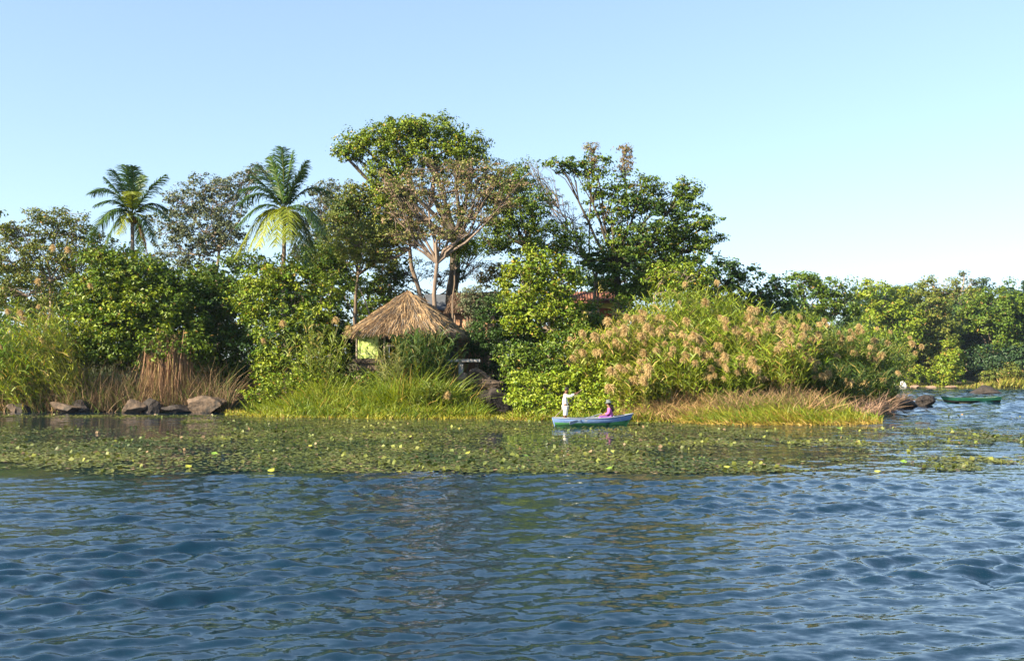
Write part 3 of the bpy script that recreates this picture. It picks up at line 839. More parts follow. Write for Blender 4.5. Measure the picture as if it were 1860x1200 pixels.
def merge(parts):
    VV, FF, CC, o = [], [], [], 0
    for v, f, c in parts:
        VV.append(v); FF.append(f + o); CC.append(c); o += len(v)
    return np.concatenate(VV), np.concatenate(FF), np.concatenate(CC)

def scatter(px0, px1, D0, D1, n, s0=-.3, s1=99):
    px = rng.uniform(px0, px1, n); D = rng.uniform(D0, D1, n)
    x = (px - 930) / F * D
    s = poly_sd(x, D, ISL)
    k = (s > s0) & (s < s1)
    x, D, px = x[k], D[k], px[k]
    z = np.maximum(height(x, D), -.05)
    return np.stack([x, D, z], 1), px, s[k]

# long bright grass in front of the hut
P, px, s = scatter(470, 905, 51, 57.5, 15000, -.2, 6)
hh = (.32 + .36 * np.clip(s, 0, 3)) * (.6 + .6 * rng.random(len(P)))
hh *= 1 + .3 * np.exp(-((px - 740) / 50) ** 2) * sstep(1, 3, s)
hh *= 1 - .35 * np.exp(-((px - 665) / 45) ** 2)
hh *= .55 + .45 * sstep(905, 840, px) 
hh *= .25 + 1.45 * fbm(P[:, 0] * .9 + 5, P[:, 1] * .9, 2)
tcol = fbm(P[:, 0] * .6 + 80, P[:, 1] * .6, 2) * 1.4 - .3 + .4 * rng.random(len(P))
g1 = blades(P, hh, .055, (.06, .13, .014), (.23, .27, .028), (.3, .22, .05), .05, spread=.28, bend=.35, t=tcol)
P, px, s = scatter(410, 1010, 49.5, 60, 9000, -.9, .9)
P[:, 2] = np.maximum(P[:, 2], -.02)
g2 = blades(P, .12 + .22 * rng.random(len(P)), .05, (.16, .20, .02), (.30, .26, .03), (.3, .16, .06), .06, spread=.5, bend=.5)
P, px, s = scatter(450, 900, 51.5, 57.5, 900, .2, 6)
hh = (.50 + .42 * np.clip(s, 0, 3)) * (.35 + 1.15 * rng.random(len(P)) ** 1.3) * (1 + .35 * np.exp(-((px - 740) / 50) ** 2) * sstep(1, 3, s)) * (1 - .35 * np.exp(-((px - 665) / 45) ** 2)) * (.55 + .45 * sstep(905, 840, px))
g3 = tufts(P, hh, 22, .13, .06, (.05, .12, .012), (.25, .29, .03), (.34, .24, .06), .06, fan=.6)
v, f, c = merge([g1, g2, g3])
tag(mesh_np('tall_grass', v, f, M_grass, col=c), 'bright green tall grass on the bank below the thatched hut', 'grass', kind='stuff')

P, px, s = scatter(925, 1180, 47, 52, 420, -.2, 2.5)
hh = .25 + .45 * rng.random(len(P))
g1 = tufts(P, hh, 20, .15, .055, (.10, .19, .016), (.26, .27, .03), (.32, .22, .07), .1)
P, px, s = scatter(925, 1260, 47, 52, 2500, -.6, .6)
g2 = blades(P, .12 + .3 * rng.random(len(P)), .05, (.16, .20, .02), (.32, .27, .04), (.32, .18, .06), .1, spread=.5, bend=.5)
v, f, c = merge([g1, g2])
tag(mesh_np('bank_grass', v, f, M_grass, col=c), 'yellow green bank grass behind the blue and green boat', 'grass', kind='stuff')

# yellow green floating grass mound at the right
P, px, s = scatter(1235, 1600, 45, 53, 15000, -.7, 4.0)
cen = (px - 1410) / 190
hh = (.22 + .42 * np.sqrt(np.clip(1 - cen ** 2, .05, 1))) * (.6 + .7 * rng.random(len(P))) * (.7 + .3 * sstep(-.5, 1.5, s))
hh *= .6 + .8 * fbm(P[:, 0] * .9 + 5, P[:, 1] * .9, 2)
tcol = (fbm(P[:, 0] * .7 + 20, P[:, 1] * .5, 2) - .2) * 1.3 * (.4 + .6 * sstep(2.5, 0, s)) + .2 * rng.random(len(P))
g1 = blades(P, hh, .05, (.11, .19, .018), (.30, .25, .03), (.34, .2, .06), .08, lean=(-.35, 0), spread=.22, bend=.3, t=tcol)
P, px, s = scatter(1230, 1600, 44.6, 49, 3500, -1.2, .3)
P[:, 2] = 0
g2 = blades(P, .12 + .25 * rng.random(len(P)), .05, (.26, .22, .03), (.38, .25, .07), None, 0, lean=(-.5, 0), spread=.4, bend=.5)
P, px, s = scatter(1240, 1590, 45.2, 52, 500, -.5, 3.6)
hh = (.3 + .45 * np.sqrt(np.clip(1 - ((px - 1410) / 190) ** 2, .05, 1))) * (.5 + .9 * rng.random(len(P)))
g3 = tufts(P, hh, 20, .12, .05, (.10, .20, .016), (.30, .28, .03), (.36, .22, .07), .1, lean=-.3)
v, f, c = merge([g1, g2, g3])
tag(mesh_np('floating_grass', v, f, M_grass, col=c), 'yellow green grass mound at the waterline in front of the reeds', 'grass', kind='stuff')

# dry straw and dead stems
P, px, s = scatter(1130, 1300, 46.5, 52.5, 6000, .0, 4.5)
g1 = blades(P, (.5 + .7 * rng.random(len(P))) * (.5 + .5 * sstep(0, 2, s)), .035, (.24, .15, .07), (.42, .28, .13), (.16, .18, .03), .2, lean=(-.2, 0), spread=.35, bend=.45)
P, px, s = scatter(1290, 1560, 47, 54, 5000, 1.6, 4.0)
g2 = blades(P, .6 + .8 * rng.random(len(P)), .04, (.16, .105, .06), (.36, .25, .14), (.10, .11, .03), .3, lean=(-.1, 0), spread=.35, bend=.35)
P, px, s = scatter(1540, 1645, 49, 74, 3000, .0, 5)
g3 = blades(P, .5 + 1.0 * rng.random(len(P)), .045, (.18, .11, .075), (.34, .23, .16), (.12, .09, .05), .2, lean=(.15, 0), spread=.5, bend=.35)
P, px, s = scatter(1120, 1642, 46.5, 74, 1600, .3, 4.0)
k = (s > np.where(px < 1280, 0, 1.8) * sstep(1640, 1560, px))
P, px, s = P[k], px[k], s[k]
hh = (.7 + .6 * sstep(0, 3, s)) * (.4 + 1.0 * rng.random(len(P)))
g4 = tufts(P, hh, 18, .14, .04, (.20, .12, .06), (.46, .31, .15), (.15, .16, .03), .2, lean=-.1, bend=.6, fan=.8)
v, f, c = merge([g1, g2, g3, g4])
tag(mesh_np('dry_reed_stems', v, f, M_straw, col=c), 'orange brown dry straw and stems under the big reed stand', 'dry reeds', kind='stuff')

P, px, s = scatter(-60, 420, 60.0, 63.5, 9000, -.1, 1.9)
g1 = blades(P, (1.6 + 2.6 * rng.random(len(P))) * (.55 + .45 * sstep(0, 2, s)), .035, (.07, .05, .03), (.33, .225, .13), (.09, .13, .025), .28, lean=(.02, 0), spread=.36, bend=.25)
P, px, s = scatter(-60, 140, 60.5, 64, 2500, .0, 3)
g2 = blades(P, .5 + 1.0 * rng.random(len(P)), .04, (.20, .16, .04), (.36, .24, .08), (.12, .16, .03), .3, lean=(.25, 0), spread=.35, bend=.3)
v, f, c = merge([g1, g2])
tag(mesh_np('dry_reed_stems', v, f, M_straw, col=c), 'tangled brown dead reed stems along the left bank', 'dry reeds', kind='stuff')

# the hanging reddish bundle
n = 1000
a0 = np.clip(rng.normal(size=n) * .55, -1.3, 1.3); dz = rng.uniform(-1, 1, n)
B0 = np.stack([W(305, 640, 61.6)[0] + a0 * 1.15, 61.7 + dz * .5 - .25 * (1 - a0 ** 2), np.full(n, W(305, 640, 61.6)[2]) + rng.normal(size=n) * .5], 1)
Dr = np.stack([a0 * .03 + rng.normal(size=n) * .10, rng.normal(size=n) * .08 - .1, -np.ones(n)], 1)
Lb = np.clip((B0[:, 2] - .1) * (.45 + .6 * rng.random(n)), .3, 4)
v, f, ns_ = ribbons(B0, Dr, Lb, .028, np.stack([rng.normal(size=n) * .25, np.zeros(n), np.zeros(n)], 1), 3, .5)
c = np.repeat(pal(n, (.17, .10, .06), (.33, .205, .12), (.2, .17, .06), .2), ns_, axis=0)
tag(mesh_np('dry_reed_bundle', v, f, M_straw, col=c), 'reddish brown bundle of dead reeds hanging to the water under the big left bush', 'dry reeds')

# plume variants, shared mesh data
def plume_mesh(i, L=.5):
    n = 260
    t = rng.random(n) ** .8
    axis = np.stack([t * L * .35, np.zeros(n), t * L * .85 - t * t * L * .25], 1)
    Dr = np.stack([rng.normal(size=n) * .8 + .3, rng.normal(size=n) * .8, .25 + rng.normal(size=n) * .6], 1)
    ll = L * (.34 * np.sin(np.clip(t, .08, .95) * PI) ** .7 + .08) * (.6 + .8 * rng.random(n))
    v, f, ns_ = ribbons(axis, Dr, ll, .022, np.stack([ll * .2, np.zeros(n), -ll * .5], 1), 2, .4)
    c = np.repeat(pal(n, (.40, .30, .135), (.58, .46, .24), (.32, .22, .11), .15, var=.15), ns_, axis=0)
    o = mesh_np('plume', v, f, M_plume, col=c)
    me = o.data
    bpy.data.objects.remove(o)
    return me
PLUMES = [plume_mesh(i) for i in range(6)]

def reed_clump(label, px, D, rx, top_py, nst=220, npl=12, lean=0.0, A=(.09, .17, .014), B=(.23, .27, .022), C=(.28, .22, .06), pC=.06, dry=.0, fall=.4, group='reed clumps of the big stand', ry=1.6, plume_z=(.4, 1.0), leafw=.062, name='giant_reed', ps=1.0):
    bx = GX(px, D)
    g = hz(bx, D)
    root = empty(name, (bx, D, g), label, 'reeds', group)
    topz = W(px, top_py, D)[2]
    u = rnd_dir(nst)[:, :2] * np.sqrt(rng.random((nst, 1)))
    X = bx + u[:, 0] * rx * .75; Y = D + u[:, 1] * ry
    Z = height(X, Y) - .05
    rr = np.clip(np.abs(u[:, 0]), 0, 1)
    H = np.maximum((topz - Z) * (1 - fall * rr ** 2) * (.62 + .40 * rng.random(nst)), .8)
    Dr = np.stack([u[:, 0] * .22 + lean + rng.normal(size=nst) * .08, u[:, 1] * .25 - .05 + rng.normal(size=nst) * .08, np.ones(nst)], 1)
    Dr = unit(Dr)
    bend = np.stack([(u[:, 0] * .16 + lean * .5 + rng.normal(size=nst) * .08) * H, (u[:, 1] * .15 - .03) * H, -.05 * H], 1)
    P = np.stack([X, Y, Z], 1)
    sv, sf, ns_ = ribbons(P, Dr, H, .035, bend, 4, .5)
    sc = np.repeat(pal(nst, (.09, .13, .03), (.22, .21, .06)), ns_, axis=0)
    # leaves along each stem
    per = 13
    tt = rng.uniform(.18, 1.0, (nst, per))
    LP = (P[:, None] + Dr[:, None] * H[:, None, None] * tt[..., None] + bend[:, None] * (tt ** 2)[..., None]).reshape(-1, 3)
    n = len(LP)
    az = rng.uniform(0, 2 * PI, n)
    ld = np.stack([np.cos(az) * .6 + lean, np.sin(az) * .6, .75 + .3 * rng.random(n)], 1)
    ll = .45 + .5 * rng.random(n)
    lb = np.stack([np.cos(az) * .12, np.sin(az) * .12, -(.25 + .4 * rng.random(n))], 1) * ll[:, None]
    lv, lf, ns2 = ribbons(LP, ld, ll, leafw, lb, 2, .85)
    lt = np.repeat(rng.random(nst), per) * .5 + .5 * rng.random(n)
    dryc = (tt.ravel() < .30) & (rng.random(n) < .5 + dry)
    lc = pal(n, A, B, C, pC, t=lt)
    lc[dryc] = pal(int(dryc.sum()), (.2, .13, .06), (.34, .23, .11))
    v, f, c = merge([(sv, sf, sc), (lv, lf, np.repeat(lc, ns2, axis=0))])
    mesh_np('stems_and_leaves', v, f, M_grass, col=c, parent=root)
    # plumes at stem tips, the nearest ones to the viewer
    tips = P + Dr * H[:, None] + bend
    ok = np.where((H > plume_z[0] * H.max()) & (H <= plume_z[1] * H.max() + .01))[0]
    if npl and len(ok):
        sc_ = rng.random(len(ok)) * 1.3 + (Y[ok] - D) / ry * .8
        for i in ok[np.argsort(sc_)][:npl]:
            o = bpy.data.objects.new('plume', random.choice(PLUMES))
            COL.objects.link(o)
            o.parent = root
            o.location = tips[i] - np.array([bx, D, g]) + np.array([0, -.1, -.05])
            s_ = random.uniform(.6, 1.2) * ps
            o.scale = (s_, s_, s_)
            o.rotation_euler = (random.uniform(-.3, .3), random.uniform(-.2, .5), PI + random.uniform(-1.1, 1.1))
    return root

R = reed_clump
R('tall bright green reed clump forming the dome top with hardly any plumes', 1255, 60, 4.2, 512, 420, 4, 0, fall=.25, ry=2.2)
R('leftmost reed clump of the big stand leaning left with many beige plumes', 1125, 54, 2.2, 588, 230, 24, -.16, B=(.28, .28, .03), C=(.3, .2, .08), pC=.15)
R('reed clump thick with pale plumes on the left slope of the dome', 1185, 55.5, 2.4, 556, 250, 28, -.12, B=(.28, .28, .03), C=(.3, .2, .08), pC=.15)
R('reed clump with scattered plumes right below the dome top', 1290, 56.5, 2.4, 575, 240, 18, -.03)
R('reed clump with large fluffy plumes right of the dome top', 1370, 58.5, 2.6, 548, 270, 26, 0)
R('reed clump with plumes standing highest on the right half of the stand', 1430, 60, 2.4, 550, 240, 22, 0, A=(.07, .14, .016), B=(.18, .21, .02))
R('darker reed clump with a row of plumes along its top', 1510, 62.5, 2.8, 575, 270, 22, .06, A=(.05, .11, .016), B=(.12, .17, .02))  # shade on the stand's right side is put into these leaf colours
R('rightmost dark reed clump at the end of the stand', 1568, 64.5, 2.2, 592, 230, 14, .08, A=(.04, .09, .016), B=(.10, .15, .02))  # leaf colours darkened for the shaded right end
R('short reed clump with many plumes low at the left front', 1165, 50.8, 1.8, 652, 170, 20, -.12, B=(.28, .28, .03), pC=.15)
R('short reed clump with round plumes low at the centre front', 1245, 51.8, 1.8, 598, 200, 24, -.08)
R('short reed clump with round orange plumes below the large fluffy ones', 1325, 51.2, 2.0, 645, 200, 26, -.04)
R('short yellow tinged reed clump with few plumes above the dry stems', 1412, 52.4, 2.0, 600, 190, 14, .0, C=(.3, .2, .06), pC=.15)
R('middle reed clump filling the left slope with green leaves and loose plumes', 1205, 53.4, 1.9, 590, 200, 14, -.1, B=(.28, .28, .03))
R('middle reed clump with dark gaps and plumes in the heart of the stand', 1375, 54.6, 2.2, 585, 200, 16, .02, A=(.05, .11, .014))
R('short dark reed clump above the pinkish dead stems at right', 1500, 53.5, 2.6, 650, 200, 5, .04, A=(.035, .075, .016), B=(.08, .12, .02), dry=.2)  # shaded right part of the stand, painted as darker leaves
R('low dark reed clump near the right tip of the island', 1572, 60, 1.8, 662, 160, 3, .08, A=(.035, .075, .016), B=(.08, .12, .02), dry=.3)  # darker leaf colours stand in for shade here too
R('tallest green cane clump sloping left of the huge rounded bush', 118, 63.0, 1.5, 545, 200, 3, -.10, dry=-.4, A=(.10, .17, .018), B=(.21, .30, .025), group='cane clumps at the left', pC=.12, fall=.6, name='cane_clump')
R('green cane clump nearer the left edge with dense thin leaves', 55, 62.6, 2.4, 590, 300, 0, -.06, dry=-.5, A=(.06, .14, .015), B=(.16, .27, .02), group='cane clumps at the left', fall=.4, name='cane_clump')
R('cane clump cut by the left edge of the photo', -5, 63, 2.6, 560, 260, 0, .1, dry=-.5, A=(.045, .12, .015), B=(.14, .26, .02), group='cane clumps at the left', name='cane_clump')
R('low yellow green cane clump leaning over the left shore', 75, 62, 1.8, 635, 220, 0, -.3, dry=-.4, A=(.13, .18, .018), B=(.25, .32, .03), group='cane clumps at the left', name='cane_clump', pC=.2)
R('leaning yellow green cane clump on the left slope of the huge rounded bush', 150, 61.8, 1.3, 520, 170, 4, -.34, dry=-.4, A=(.13, .19, .018), B=(.30, .33, .03), group='cane clumps at the left', name='cane_clump', pC=.15)
R('tall cane growing through the top of the huge rounded bush with pinkish plumes', 200, 65.2, 1.6, 430, 70, 8, -.05, group='cane clumps at the left', A=(.12, .15, .02), B=(.24, .22, .03), fall=.3, name='cane_clump', plume_z=(.7, 1), ps=1.0)
R('reeds before the hut, coloured dark green for the shade of the roof', 765, 56.6, 1.5, 588, 200, 0, 0, A=(.03, .07, .016), B=(.06, .11, .02), group='reeds around the hut', ry=.5, fall=.2, name='reed_clump', dry=-.5)  # roof shade is put into the dark leaf colours
R('thin pale green reeds beside the yellow wall of the hut', 715, 56.0, .9, 600, 36, 0, 0, A=(.09, .13, .03), B=(.2, .2, .08), group='reeds around the hut', ry=.4, fall=.3, name='reed_clump', dry=-.5, leafw=.05)
R('green reeds with two beige plumes left of the hut', 575, 57.3, 1.6, 560, 60, 4, 0, group='reeds around the hut', A=(.08, .14, .02), B=(.17, .2, .025), ry=.5, name='reed_clump', dry=-.5)
R('low reeds with a pair of beige plumes below the hut', 790, 53.6, 1.2, 690, 60, 2, 0, group='reeds around the hut', A=(.08, .14, .02), B=(.17, .2, .025), ry=.4, name='reed_clump', dry=-.5, ps=.8)
# far shore grass
n = 7000
px = rng.uniform(1600, 2100, n); D = 183 + rng.random(n) * 6
x = (px - 930) / F * D
k = poly_sd(x, D, FAR) > 0
x, D, px = x[k], D[k], px[k]
P = np.stack([x, D, hfar(x, D) - .1], 1)
hh = (.5 + 1.5 * sstep(1740, 1840, px)) * (.4 + .9 * rng.random(len(P)))
v, f, c = blades(P, hh, .22, (.14, .18, .02), (.28, .25, .05), (.34, .22, .1), .15, spread=.3, bend=.3)
tag(mesh_np('shore_grass', v, f, M_grass, col=c), 'yellow green grass along the far waterline at right', 'grass', kind='stuff')

# ------------------------------------------------------------------ water plants
def lilies():
    n = 640000
    py = rng.uniform(757, 870, n)
    # uniform on the water surface, not on the picture
    D = rng.uniform(20.5, 56, n)
    x = rng.uniform(-.56, .60, n) * D
    d = lily_density(x, D)
    k = (rng.random(n) < d * .37) & (poly_sd(x, D, ISL) < -.1)
    k &= ~((np.abs(x - GX(1078, 44.6)) < 2.1) & (np.abs(D - 44.6) < .9))
    x, D, d = x[k], D[k], d[k]
    n = len(x)
    tilt = .015 + .07 * rng.random(n)
    az = rng.uniform(0, 2 * PI, n)
    up_ = rng.random(n) < .02
    tilt[up_] = .7 + .7 * rng.random(up_.sum())
    N = np.stack([np.sin(tilt) * np.cos(az), np.sin(tilt) * np.sin(az), np.cos(tilt)], 1)
    z = .012 + .012 * rng.random(n) + up_ * .03
    C = np.stack([x, D, z], 1)
    L = .08 + .10 * rng.random(n)
    v, f = leaf_quads(C, N, L, L * .85, droop=.05)
    t = np.clip(fbm(x * .5 + 33, D * .3 + 9, 2) * 1.3 - .35 + .5 * rng.random(n), 0, 1)
    c = pal(n, (.034, .062, .015), (.16, .175, .038), (.20, .14, .08), .07, t=t, var=.35)
    y_ = rng.random(n) < .006
    c[y_] = pal(int(y_.sum()), (.26, .26, .04), (.38, .34, .08))
    o = mesh_np('floating_lily_leaves', v, f, M_pad, col=c)
    tag(o, 'carpet of small green water lily leaves floating off the island', 'water plants', kind='stuff')
lilies()

# single larger yellow leaves that stand out of the carpet
def pad_mesh():
    bm = bmesh.new()
    k = 12
    vs = []
    for i in range(k):
        a = .25 + (2 * PI - .5) * i / (k - 1)
        r = 1 + .08 * math.sin(3 * a)
        vs.append(bm.verts.new((r * math.cos(a), r * .8 * math.sin(a), .12 * r + .05 * math.sin(2 * a))))
    c = bm.verts.new((0, 0, 0))
    for i in range(k - 1):
        bm.faces.new((c, vs[i], vs[i + 1]))
    me = bpy.data.meshes.new('lily_pad'); bm.to_mesh(me); bm.free()
    return me
PADME = pad_mesh()
PADME.materials.append(noise_mat('yellow_pad', (.26, .29, .03), (.38, .37, .06), 4, rough=.4, bump=.1))
PAD2 = pad_mesh()
PAD2.materials.append(noise_mat('green_pad', (.12, .24, .02), (.2, .3, .04), 4, rough=.4, bump=.1))
def pad(px, py, s, me, lab):
    D = DW(py)
    o = bpy.data.objects.new('lily_pad', me); COL.objects.link(o)
    o.location = (GX(px, D), D, .04)
    s *= .6
    o.scale = (s, s, s)
    o.rotation_euler = (random.uniform(.15, .5), random.uniform(-.3, .3), random.uniform(-1, 1))
    tag(o, lab, 'lily pad', 'bright lily pads standing out of the carpet')
pad(443, 832, .16, PADME, 'bright yellow lily pad at the outer edge of the leaf carpet, left of centre')
pad(345, 849, .13, PADME, 'yellow lily pad lying low at the outer edge, furthest left of the yellow ones')
pad(392, 825, .17, PAD2, 'bright green lily pad close behind the yellow ones at left')
pad(495, 856, .14, PADME, 'yellow lily pad on the outermost rim below the left grass')
pad(565, 811, .11, PADME, 'pale yellow lily pad in the middle belt left of the hut')
pad(955, 829, .14, PAD2, 'vivid green lily pad at the centre below the gap in the trees')
pad(1435, 803, .16, PADME, 'yellow lily pad floating below the right grass mound')
pad(1522, 779, .16, PAD2, 'green lily pad nearest the right end of the grass mound')
pad(1638, 840, .15, PAD2, 'green lily pad far out at the right, beside open water')
pad(1673, 808, .13, PADME, 'yellow lily pad among drifting leaves right of the grass mound')
pad(1803, 840, .18, PADME, 'rightmost yellow lily pad near the right edge of the photo')
pad(1318, 850, .13, PADME, 'yellow lily pad at the outer edge below the reed stand')
pad(1590, 858, .12, PADME, 'small yellow lily pad on the outer rim at right')
pad(850, 824, .12, PADME, 'pale yellow lily pad below the hut terrace')
pad(1106, 852, .12, PAD2, 'green lily pad on the outer rim below the boat')

# ------------------------------------------------------------------ rocks
def rock(label, px, py, w, h, D, mat, seed=0, group='rocks along the bank', name='rock', deep=.7, sub=3, ang=.3, zsink=.25, peak=0.0):
    """w, h in photo pixels; base at the water or ground below"""
    r = np.random.default_rng(seed)
    bm = bmesh.new()
    bmesh.ops.create_icosphere(bm, subdivisions=4, radius=1)
    planes = r.normal(size=(13, 3)); planes[:, 2] *= .8
    planes = unit(planes)
    offs = .38 + .42 * r.random(13)
    sx = w * D / F / 2; sz = h * D / F
    for v in bm.verts:
        p = np.array(v.co)
        for q, o_ in zip(planes, offs):
            d = p @ q
            if d > o_: p = p - q * (d - o_)
        q = p * 2.2 + seed * 3 + 30
        p = p * (1 + .34 * (fbm(np.array([q[0] + q[1]]), np.array([q[2] - q[1] * .5]), 3)[0] - .5))
        v.co = Vector(p)
    for v in bm.verts:
        v.co.z *= 1 - peak * min(1, math.hypot(v.co.x, v.co.y) * 1.1)
    zs = [v.co.z for v in bm.verts]; xs = [v.co.x for v in bm.verts]
    z0, z1 = min(zs), max(zs); x0, x1 = min(xs), max(xs)
    for v in bm.verts:
        v.co = Vector(((v.co.x - (x0 + x1) / 2) / (x1 - x0) * 2 * sx, v.co.y * sx * deep, ((v.co.z - z0) / (z1 - z0) * (1 + zsink) - zsink) * sz))
    me = bpy.data.meshes.new(name); bm.to_mesh(me); bm.free()
    me.materials.append(mat)
    o = bpy.data.objects.new(name, me); COL.objects.link(o)
    b = W(px, py, D)
    o.location = (b[0], D, b[2])
    tag(o, label, 'rock', group)
    return o
rock('largest pale brown boulder with broken top right of the reddish reed bundle', 376, 746, 74, 28, 60.0, M_rock, 5)
rock('low flat lit rock at the waterline under the left dry reeds', 118, 747, 58, 18, 60.2, M_rock, 11)
rock('dark rock touching the right side of the low flat lit rock', 146, 747, 34, 22, 60.5, M_rock_dark, 12)
rock('rounded brown rock left of the reddish reed bundle', 245, 748, 44, 24, 60.1, M_rock, 14)
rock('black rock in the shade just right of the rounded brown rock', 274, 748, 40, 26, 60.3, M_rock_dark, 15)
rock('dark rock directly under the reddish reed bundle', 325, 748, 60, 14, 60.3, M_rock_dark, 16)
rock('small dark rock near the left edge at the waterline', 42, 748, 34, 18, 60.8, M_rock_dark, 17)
rock('small reddish rock left of the small dark rock near the left edge', 22, 748, 20, 16, 60.8, M_rock, 18)
rock('dark rough boulder off the right tip of the island', 1678, 739, 46, 22, 71, M_rock_dark, 21)
rock('lower dark rock joining the island tip to the rough boulder', 1650, 741, 34, 16, 68, M_rock_dark, 22)
rock('black peaked rock islet in the open water behind the green boat', 1784, 715, 64, 16, 121, M_rock_dark, 23, zsink=1.1, peak=.6)
rock('grey sunlit boulder below the stone bench', 872, 700, 50, 32, 57.5, M_rock, 31)
rock('small pale rock at the foot of the bench leg', 838, 690, 22, 14, 57.5, M_rock_pink, 32)
rock('flat grey rock right of the boulder below the bench', 893, 706, 44, 18, 56.9, M_rock, 33)
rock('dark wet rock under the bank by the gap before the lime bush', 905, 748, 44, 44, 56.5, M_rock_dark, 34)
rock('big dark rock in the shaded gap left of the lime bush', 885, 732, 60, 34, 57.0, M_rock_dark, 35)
rock('tiny pale rock between tall grass and yellow wall', 648, 694, 18, 12, 57.2, M_rock_pink, 36)
rock('white boulder at the far shore behind the island tip', 1640, 703, 15, 11, 181, M_rock_white, 41, group='far shore rocks')
rock('smaller white boulder left of the white one at the far shore', 1625, 703, 9, 8, 181, M_rock_white, 42, group='far shore rocks')
rock('pinkish shore rock right of the white boulder', 1662, 704, 16, 5, 181, M_rock_pink, 43, group='far shore rocks')
rock('pinkish shore rock below the small yellow green bush', 1690, 704, 20, 4, 181.5, M_rock_pink, 44, group='far shore rocks')
rock('long pinkish shore rock below the upright bush', 1728, 704, 24, 4, 181.5, M_rock_pink, 45, group='far shore rocks')

# floating log and water-weed lumps at the right
v, f = tube_arrays(wobble_path(W(1662, 769, 46.3), W(1690, 768, 46.5), 7, .03), [.03, .06, .07, .07, .06, .05, .02], 7)
tag(mesh_np('floating_log', v, f, M_bark_dark, smooth=True), 'dark waterlogged log floating off the right grass mound', 'log')

# ------------------------------------------------------------------ generic boxes
def box_bm(bm, c, s, rz=0.0, bev=0.0):
    r = bmesh.ops.create_cube(bm, size=1.0)
    vs = r['verts']
    ca, sa = math.cos(rz), math.sin(rz)
    for v in vs:
        x, y, z = v.co.x * s[0], v.co.y * s[1], v.co.z * s[2]
        v.co = Vector((c[0] + x * ca - y * sa, c[1] + x * sa + y * ca, c[2] + z))
    return vs

def box(name, c, s, mat, parent, rz=0.0, bev=.012):
    bm = bmesh.new()
    box_bm(bm, (0, 0, 0), s, rz)
    if bev:
        bmesh.ops.bevel(bm, geom=bm.edges[:], offset=min(bev, min(s) * .2), segments=1, affect='EDGES')
    me = bpy.data.meshes.new(name); bm.to_mesh(me); bm.free()
    me.materials.append(mat)
    o = bpy.data.objects.new(name, me); COL.objects.link(o)
    if parent is not None: o.parent = parent
    o.location = c
    return o

# ------------------------------------------------------------------ thatched hut
HD = 60.0
hc = W(742, 600, HD + .3)
HX, HY = hc[0], HD + .3
FL = W(742, 652, HD)[2]           # floor level
EV = W(742, 603, HD - 2)[2]       # eave level
AP = W(742, 529, HD)[2]           # apex level
hut = empty('thatched_hut', (HX, HY, FL), 'round roofed thatched hut with one yellow wall above the tall grass', 'hut')
RT = math.radians(-29)            # turn of the square plan
def hp(u, v, z):                  # hut plan coordinates -> local
    return (u * math.cos(RT) - v * math.sin(RT), u * math.sin(RT) + v * math.cos(RT), z)
HS = 2.92                          # half side of the roof
# plan axes: u to the right along the front face, v to the back
RT = math.radians(-16)
def roof_pt(a, s):
    """a angle around, s 0 apex .. 1 eave; rounded square"""
    c, n_ = math.cos(a), math.sin(a)
    p = 5.0
    r = HS * 1.06 / ((abs(c) ** p + abs(n_) ** p) ** (1 / p))
    z = (AP - FL) - (AP - EV) * (s ** 1.05) + .0 * math.sin(s * PI)
    x, y, _ = hp(r * s * c, r * s * n_, 0)
    return (x, y, z)
V, Fc = [], []
na, nsg = 72, 10
for i in range(nsg + 1):
    for j in range(na):
        V.append(roof_pt(2 * PI * j / na, .02 + .98 * i / nsg))
for i in range(nsg + 1):          # underside, 18 cm below
    for j in range(na):
        x, y, z = roof_pt(2 * PI * j / na, .02 + .97 * i / nsg); V.append((x * .985, y * .985, z - .2))
o2 = (nsg + 1) * na
for i in range(nsg):
    for j in range(na):
        j2 = (j + 1) % na
        Fc.append((i * na + j, (i + 1) * na + j, (i + 1) * na + j2, i * na + j2))
        Fc.append((o2 + i * na + j, o2 + i * na + j2, o2 + (i + 1) * na + j2, o2 + (i + 1) * na + j))
for j in range(na):
    j2 = (j + 1) % na
    Fc.append((nsg * na + j, o2 + nsg * na + j, o2 + nsg * na + j2, nsg * na + j2))
roof = mesh_np('roof', V, Fc, M_thatch_core, smooth=True, parent=hut, local=False)
# thatch stalks in overlapping courses
n = 16000
a = rng.uniform(0, 2 * PI, n)
course = rng.integers(0, 11, n)
s = np.clip((course + .25 + rng.normal(size=n) * .22) / 11.3 , .01, .99)
s = np.sqrt(s) * .98
P0 = np.array([roof_pt(x, y) for x, y in zip(a, s)])
P1 = np.array([roof_pt(x, min(y + .08, 1.08)) for x, y in zip(a, s)])
Dr = unit(P1 - P0 + rng.normal(size=(n, 3)) * .045 + np.array([0, 0, .035]))
P0 = P0 + np.array([0, 0, .04])
ll = .42 + .35 * rng.random(n)
edge = s > .93
ll[edge] *= .55
bd = np.stack([rng.normal(size=n) * .06, rng.normal(size=n) * .06, -.10 - .16 * rng.random(n) * (1 + 1.2 * edge)], 1) * ll[:, None] * 1.5
v, f, ns_ = ribbons(P0, Dr, ll, .026 + .018 * rng.random(n), bd, 2, .5)
tcl = np.clip(fbm(a * 5 + 20, s * 8 + 10, 2) * 1.2 - .2 + .3 * rng.random(n), 0, 1)
c = np.repeat(pal(n, (.13, .09, .06), (.44, .31, .17), (.19, .165, .14), .25, t=tcl), ns_, axis=0)
th = mesh_np('thatch', v, f, M_straw, col=c, parent=roof, local=False)
th['kind'] = 'stuff'
